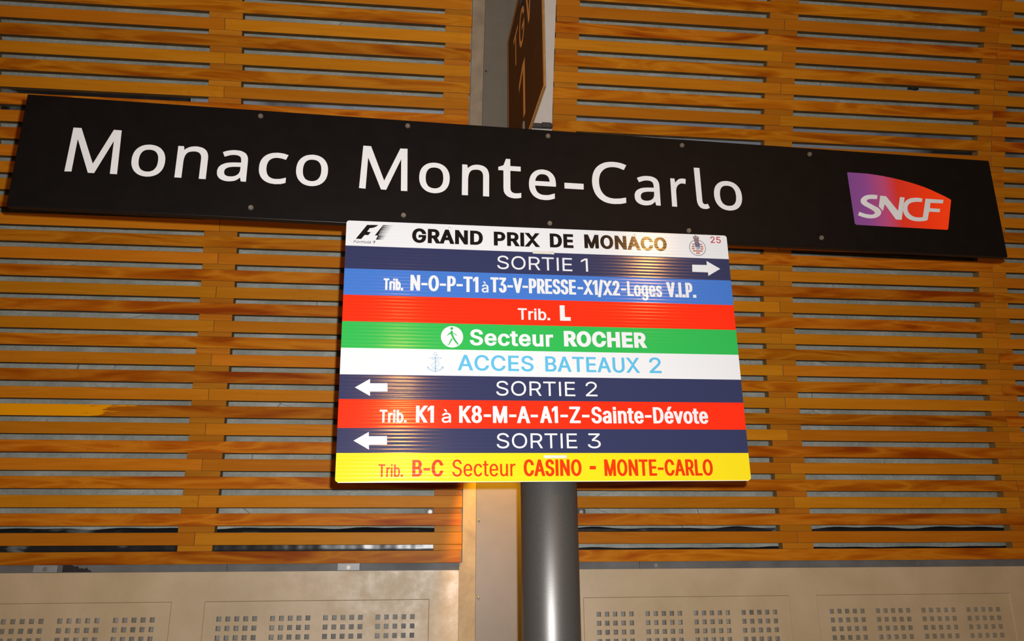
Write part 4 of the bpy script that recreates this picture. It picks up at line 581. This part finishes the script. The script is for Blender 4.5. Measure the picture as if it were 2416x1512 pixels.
def cladding(label, segs_even, segs_odd, blocks, k0, skip=None):
    xs = [q for sg in segs_odd for q in sg]; base = Vector(((min(xs) + max(xs)) / 2, WD, WZ - 0.27))
    root = empty('slat_cladding', base); tag(root, label, 'wall cladding', 'slatted timber wall cladding')
    jit = {}
    for k in range(k0 - 1, 32): jit[k] = random.uniform(-0.0014, 0.0014) + (0.0005 if k % 2 else -0.0005)
    jit[31] = -0.0015
    for k in range(k0, 32):
        sc_ = row(k) - PITCH / 2 + jit[k]
        for n, (a, b_) in enumerate(segs_even if k % 2 == 0 else segs_odd):
            e0, e1 = random.uniform(-.002, .002), random.uniform(-.002, .002)
            inner0 = n > 0; last = n == len(segs_even if k % 2 == 0 else segs_odd) - 1
            scraped = (k == 23 and a < -1.5)
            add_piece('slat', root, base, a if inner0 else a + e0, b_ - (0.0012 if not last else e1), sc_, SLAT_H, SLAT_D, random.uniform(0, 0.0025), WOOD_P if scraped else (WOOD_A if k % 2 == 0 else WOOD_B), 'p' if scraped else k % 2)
        # spacer blocks in the gap above slat k
        top = row(k) + PITCH / 2 + jit.get(k - 1, 0) - SLAT_H / 2; bot = sc_ + SLAT_H / 2
        for (a, b_) in blocks:
            if skip and skip(k, a): continue
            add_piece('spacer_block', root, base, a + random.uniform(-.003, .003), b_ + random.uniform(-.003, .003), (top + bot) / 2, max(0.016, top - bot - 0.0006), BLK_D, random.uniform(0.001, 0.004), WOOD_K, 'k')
    return root
cladding('horizontal orange timber slats left of the pilaster, behind the word Monaco', [(-3.3, -2.03), (-2.03, -0.972), (-0.972, 0.151)], [(-3.3, 0.151)], [(-2.102, -1.957), (-1.041, -0.894), (0.029, 0.150)], -2, lambda k, a: a < -2 and k <= 0)
cladding('horizontal orange timber slats right of the pilaster, behind the violet and red logo', [(0.549, 1.675), (1.675, 2.79), (2.79, 3.8)], [(0.549, 2.79), (2.79, 3.8)], [(0.550, 0.662), (1.597, 1.743), (2.716, 2.863)], -4, lambda k, a: a < 1 and 11 <= k <= 22)

# ------------------------------------------------------------------ strips glimpsed behind the slats
def thin_strip(name, x0, x1, s0, s1, off, mat, n=60, wav=0.004, seed=0.0):
    bm = bmesh.new(); rows_ = []
    for j in range(4):
        rr = []
        for i in range(n + 1):
            x = x0 + (x1 - x0) * i / n; s = s0 + (s1 - s0) * j / 3
            if j == 3: s += wav * noise.noise(Vector((x * 6, seed, 0)))
            if j == 0: s -= wav * 0.4 * noise.noise(Vector((x * 5, seed, 4)))
            rr.append(bm.verts.new(wp(x, s, off + 0.0012 * noise.noise(Vector((x * 7, s * 8, seed))))))
        rows_.append(rr)
    for j in range(3):
        for i in range(n): bm.faces.new((rows_[j][i], rows_[j][i + 1], rows_[j + 1][i + 1], rows_[j + 1][i]))
    bmesh.ops.solidify(bm, geom=list(bm.faces), thickness=0.001)
    bmesh.ops.recalc_face_normals(bm, faces=bm.faces)
    return link_mesh(name, bm, mat, smooth=True)
tag(thin_strip('plastic_membrane', -3.2, 0.14, -0.250, -0.126, 0.0555, MEMBR, 90, 0.012, 2.0), 'glossy black plastic strip behind the lowest slats left of the pole', 'membrane', 'black membranes behind the slats')
tag(thin_strip('plastic_membrane', 0.56, 3.25, -0.250, -0.214, 0.0555, MEMBR, 90, 0.006, 5.0), 'thin black plastic strip behind the lowest slat right of the pole', 'membrane', 'black membranes behind the slats')
tag(thin_strip('plastic_membrane', 0.56, 3.25, -0.146, -0.128, 0.0555, MEMBR, 90, 0.012, 8.0), 'ragged black plastic strip two slats above the right rail', 'membrane', 'black membranes behind the slats')
tag(thin_strip('metal_flashing', -1.13, 0.14, 1.70, 1.815, 0.0555, FLASHM, 60, 0.003, 1.0), 'bluish metal strip behind the slats just above the word Monaco', 'flashing', 'metal strips behind the slats')
tag(thin_strip('plastic_membrane', -3.2, -1.135, 1.655, 1.83, 0.0555, MEMBR, 70, 0.010, 11.0), 'dark plastic strip behind the slats at the top left corner of the black sign', 'membrane', 'black membranes behind the slats')
tag(thin_strip('metal_flashing', 0.56, 3.25, 1.66, 1.815, 0.0555, FLASHM, 60, 0.003, 9.0), 'bluish metal strip behind the slats above the violet and red logo', 'flashing', 'metal strips behind the slats')
bm = bmesh.new(); box(bm, -0.032, 0.026, -0.004, 0.004, -0.006, 0.006, 0.002); box(bm, -0.010, 0.016, -0.007, 0.0, -0.009, 0.008, 0.003)
o = link_mesh('dark_clip', bm, DARKM, None, wp(2.39, 2.026, 0.050), (lean(2.026), 0, 0)); tag(o, 'small dark clip in a slat gap high above the violet and red logo', 'clip')
def hex_bolt(bm, r, h):
    cyl(bm, (0, 0, 0), (0, -1, 0), r * 1.55, 0.002, 28); cyl(bm, (0, -0.002, 0), (0, -1, 0), r, h, 6, bev=0.0006); cyl(bm, (0, -0.002 - h, 0), (0, -1, 0), r * 0.55, 0.004, 16)
for x, lab in ((0.012, 'silver bolt in the gap at the left slats, just left of the pilaster'), (0.690, 'silver bolt in the gap at the right slats, just right of the pole')):
    bm = bmesh.new(); hex_bolt(bm, 0.006, 0.006); box(bm, -0.025, 0.02, 0.0, 0.003, -0.013, 0.013, mi=1)
    o = link_mesh('anchor_bolt', bm, [STEEL, DARKM], None, wp(x, -0.058, 0.050)); tag(o, lab, 'bolt', 'bolts in the slat gaps')

# ------------------------------------------------------------------ zinc rail under the slats
def rail(x0, x1, label, seams, bolts_, plates):
    base = Vector(((x0 + x1) / 2, WD, WZ - 0.303)); root = empty('metal_rail', base); tag(root, label, 'rail', 'grey metal rails under the slats')
    cuts = [x0] + seams + [x1]
    for a, b_ in zip(cuts[:-1], cuts[1:]):
        bm = bmesh.new(); box(bm, a - base.x, b_ - 0.0015 - base.x, 0.014, 0.048, -0.0012, 0.0290, 0.0005)
        link_mesh('rail_bar', bm, RAILM, root)
    for x in plates:
        bm = bmesh.new(); box(bm, x - 0.046 - base.x, x + 0.046 - base.x, 0.0115, 0.014, 0.0005, 0.0295, 0.0005); link_mesh('bolt_plate', bm, ZINC, root)
    bp = None
    for x in bolts_:
        if bp is None:
            bm = bmesh.new(); hex_bolt(bm, 0.0055, 0.004); bp = link_mesh('bolt', bm, STEEL, root, (x - base.x, 0.0115, 0.013))
        else: obj_copy(bp, 'bolt', root, (x - base.x, 0.0115, 0.013), (0, 0.4, 0))
rail(-3.3, 0.143, 'grey metal rail under the left slats, above the perforated panel', [-0.83], [-1.555, -0.328], [-1.555, -0.328])
rail(0.549, 3.8, 'grey metal rail under the right slats, above the perforated panel', [0.94], [1.010, 2.234], [])
bm = bmesh.new()
fill(bm, [[(0, 0), (0.115, 0), (0.112, 0.006), (0.10, 0.009), (0.096, 0.018), (0.086, 0.012), (0.075, 0.016), (0.066, 0.013), (0.058, 0.024), (0.047, 0.022), (0.03, 0.029), (0.018, 0.027), (0.012, 0.031), (0, 0.029)]], 0)
ex = bmesh.ops.extrude_face_region(bm, geom=list(bm.faces)); bmesh.ops.translate(bm, vec=(0, -0.0015, 0), verts=[v for v in ex['geom'] if isinstance(v, bmesh.types.BMVert)])
bmesh.ops.recalc_face_normals(bm, faces=bm.faces)
o = link_mesh('torn_tape', bm, plain('torn_black_tape', (0.01, 0.009, 0.011, 1), 0.5, 0, 0.4, 0.3), None, wp(-1.487, -0.302, 0.0138)); tag(o, 'torn black tape stuck on the grey rail at the far left', 'tape')

# ------------------------------------------------------------------ perforated panels
def perforated(x0, x1, fields, label):
    base = Vector(((x0 + x1) / 2, WD, 0)); zt = WZ - 0.3045
    HW = 0.0195; PX_ = 0.0358; PZ = 0.0365; zfield = (WZ - 1.35, WZ - 0.4205); rows_z = [WZ - 0.490 - PZ * r_ for r_ in range(7)]
    CH, FD = 0.0034, 0.0055
    xb = {x0, x1}; zb = {0.0, zt, zfield[0], zfield[1], zfield[0] + CH, zfield[1] - CH}
    holes_x = []
    for fx0, fx1, cols in fields:
        xb |= {fx0, fx1, fx0 + CH, fx1 - CH}
        for c in cols: xb |= {c - HW / 2, c + HW / 2}; holes_x.append(c)
    for z in rows_z: zb |= {z - HW / 2, z + HW / 2}
    xs = sorted(xb); zs = sorted(zb)
    def dep(x, z):
        for a, b_, _ in fields:
            if a <= x <= b_: return FD * max(0.0, min(1.0, min(x - a, b_ - x, z - zfield[0], zfield[1] - z) / CH))
        return 0.0
    def hole(i, j):
        if not (0 <= i < len(xs) - 1 and 0 <= j < len(zs) - 1): return False
        xm, zm = (xs[i] + xs[i + 1]) / 2, (zs[j] + zs[j + 1]) / 2
        return any(a < xm < b_ for a, b_, _ in fields) and any(abs(xm - c) < HW / 2 for c in holes_x) and any(abs(zm - z) < HW / 2 for z in rows_z)
    bm = bmesh.new(); HD = 0.028
    def quad(p, mi):
        f_ = bm.faces.new([bm.verts.new((q[0] - base.x, q[1], q[2])) for q in p]); f_.material_index = mi
    for i in range(len(xs) - 1):
        for j in range(len(zs) - 1):
            a, b_, c, d = (xs[i], zs[j]), (xs[i + 1], zs[j]), (xs[i + 1], zs[j + 1]), (xs[i], zs[j + 1])
            if hole(i, j):
                quad([(q[0], HD, q[1]) for q in (a, b_, c, d)], 1)
                for p_, q_, ii, jj in ((a, b_, i, j - 1), (b_, c, i + 1, j), (c, d, i, j + 1), (d, a, i - 1, j)):
                    if not hole(ii, jj): quad([(p_[0], FD, p_[1]), (q_[0], FD, q_[1]), (q_[0], HD, q_[1]), (p_[0], HD, p_[1])], 0)
            else: quad([(q[0], dep(*q), q[1]) for q in (a, b_, c, d)], 0)
    D_ = 0.05
    quad([(x0, 0, zt), (x1, 0, zt), (x1, D_, zt), (x0, D_, zt)], 0); quad([(x0, D_, 0), (x0, D_, zt), (x1, D_, zt), (x1, D_, 0)], 0)
    quad([(x0, 0, 0), (x0, 0, zt), (x0, D_, zt), (x0, D_, 0)], 0); quad([(x1, 0, 0), (x1, D_, 0), (x1, D_, zt), (x1, 0, zt)], 0)
    quad([(x0, 0, 0), (x0, D_, 0), (x1, D_, 0), (x1, 0, 0)], 0)
    bmesh.ops.remove_doubles(bm, verts=bm.verts, dist=1e-5); bmesh.ops.recalc_face_normals(bm, faces=bm.faces)
    o = link_mesh('perforated_panel', bm, [PLASTER, HOLE], None, base)
    return tag(o, label, 'wall panel', 'beige perforated wall panels')
def cols_of(first): return [f0 + 0.0358 * i for f0 in (first, first + 0.2155, first + 0.431, first + 0.6465) for i in range(5)]
perforated(-3.3, 0.1405, [(-3.013, -2.089, cols_of(-2.9495)), (-1.959, -1.035, cols_of(-1.8955)), (-0.905, 0.0175, cols_of(-0.842))], 'beige concrete panel with square holes left of the pole')
perforated(0.549, 3.8, [(0.678, 1.6045, cols_of(0.745)), (1.731, 2.655, cols_of(1.797)), (2.784, 3.708, cols_of(2.850))], 'beige concrete panel with square holes right of the pole')

# ------------------------------------------------------------------ pilaster between the two claddings
pil = empty('pilaster', (0.345, WD, 0)); tag(pil, 'vertical pilaster of stone strip and metal covers behind the pole', 'pilaster')
def pil_part(name, x0, x1, s0, s1, off, mat, thick=0.04):
    bm = bmesh.new(); curved_slab(bm, x0, x1, s0, s1, off, thick, max(2, int((s1 - s0) / 0.11)))
    for v in bm.verts: v.co -= Vector((0.345, WD, 0))
    return link_mesh(name, bm, mat, pil)
pil_part('stone_strip', 0.1415, 0.2125, SFLOOR + 0.001, -0.2735, 0.006, STRIP)
pil_part('stone_strip', 0.1545, 0.2125, -0.2733, 0.75, 0.006, STRIP)
tag(pil_part('stone_strip', 0.1545, 0.2125, 0.7502, 3.0, 0.006, STRIP_UP), 'grey-brown upper length')
cov = pil_part('cover', 0.2135, 0.4245, SFLOOR + 0.001, 0.75, 0.004, COVER); tag(cov, 'taupe lower cover')
tag(pil_part('cover', 0.2135, 0.4245, 0.7502, 3.0, 0.004, DARKCOVER), 'dark grey upper cover')
tag(pil_part('cover', 0.4255, 0.5475, SFLOOR + 0.001, 3.0, 0.002, PALE), 'off-white cover')
for s in (-0.097, -0.418, 1.985):
    bm = bmesh.new(); bmesh.ops.create_uvsphere(bm, u_segments=14, v_segments=8, radius=0.0048)
    for v in bm.verts: v.co.y *= 0.55
    link_mesh('screw', bm, BRASS if s < 1 else DARKM, cov, wp(0.2255, s, 0.0035) - Vector((0.345, WD, 0)), (lean(s), 0, 0), True)
# black bracket across the pale cover
p = wp(0.49, 1.742, -0.012)
bm = bmesh.new(); box(bm, -0.075, 0.058, -0.006, 0.012, -0.011, 0.007, 0.001); box(bm, 0.005, 0.05, -0.012, -0.004, -0.012, 0.011, 0.003); box(bm, -0.07, 0.055, 0.0, 0.012, -0.016, -0.012)
o = link_mesh('cable_clip', bm, DARKM, None, p, (lean(1.742), 0, 0)); tag(o, 'black clip bar on the pale cover at the foot of the brown marker', 'clip')

# ------------------------------------------------------------------ brown hanging platform marker, seen almost edge-on
T = DATA['TGV']; dh = Vector(T['dh']).normalized(); nrm = dh.cross(Vector((0, 0, 1))).normalized()    # nrm points right, text faces left
mt = Matrix((dh, nrm, Vector((0, 0, 1)))).transposed().to_4x4(); MK = 0.90; mt.translation = Vector((T['P0'][0] * MK, T['P0'][1] * MK, CZ + 1.622 * MK))
marker = empty('platform_marker', mat=mt); tag(marker, 'brown hanging marker board seen edge-on above the black sign', 'sign')
MH, MW = 0.795 * MK, 0.845 * MK
TAN = plain('tan_board_edge', (0.20, 0.11, 0.04, 1), 0.5, 0, 0.4, 0.15, 30); BROWN = plain('dark_brown_print', (0.075, 0.026, 0.006, 1), 0.55, 0, 0.05, 0.1, 6); ORANGE = plain('orange_tan_print', (0.85, 0.37, 0.09, 1), 0.5, 0, 0.1, 0.05)
bm = bmesh.new(); box(bm, 0, MW, 0, 0.007, 0, MH, 0.0008); link_mesh('panel', bm, TAN, marker)
m_ = 0.012
bm = bmesh.new(); fill(bm, [[(0.001, 0.001), (MW - 0.001, 0.001), (MW - 0.001, MH - 0.001), (0.001, MH - 0.001)], [(m_, m_), (m_, MH - m_), (MW - m_ * 1.6, MH - m_), (MW - m_ * 1.6, m_)]], -0.0004); link_mesh('border', bm, ORANGE, marker)
bm = bmesh.new(); fill(bm, [[(m_, m_), (MW - m_ * 1.6, m_), (MW - m_ * 1.6, MH - m_), (m_, MH - m_)]], -0.0006); link_mesh('face', bm, BROWN, marker)
# local X runs away from the viewer, so lettering reads towards -X: mirror the outlines
bm = bmesh.new()
def flip(cs, x): return [[(x - p[0], p[1]) for p in c][::-1] for c in cs]
for ch, xc, base_, cap, wd in (('T', 0.605, 0.50, 0.168, 0.125), ('G', 0.445, 0.492, 0.178, 0.13), ('V', 0.275, 0.480, 0.185, 0.135)):
    for g in word(ch, -wd / 2 * MK, wd / 2 * MK, base_ * MK, cap * MK, 0.15): fill(bm, flip(g, xc * MK), -0.0010)
link_mesh('lettering', bm, ORANGE, marker)
bm = bmesh.new()
for g in word('1', -0.075 * MK, 0.075 * MK, 0.125 * MK, 0.262 * MK, 0.14): fill(bm, flip(g, 0.455 * MK), -0.0010)
link_mesh('platform_number', bm, ORANGE, marker)
bm = bmesh.new()
top_z = wp(0, 3.30)[2] - mt.translation.z
cyl(bm, (0.42 * MK, 0.007, MH - 0.002), (0, 0, 1), 0.009, top_z - MH + 0.03, 16); box(bm, 0.358, 0.398, -0.008, 0.022, MH - 0.11, MH + 0.02, 0.002)
link_mesh('hanger_rod', bm, DARKM, marker)
bm = bmesh.new(); box(bm, 0.363, 0.390, -0.006, 0.02, -0.02, 0.09, 0.002); link_mesh('lower_clip', bm, plain('grey_clip', (0.2, 0.2, 0.21, 1), 0.4, 0.5), marker)
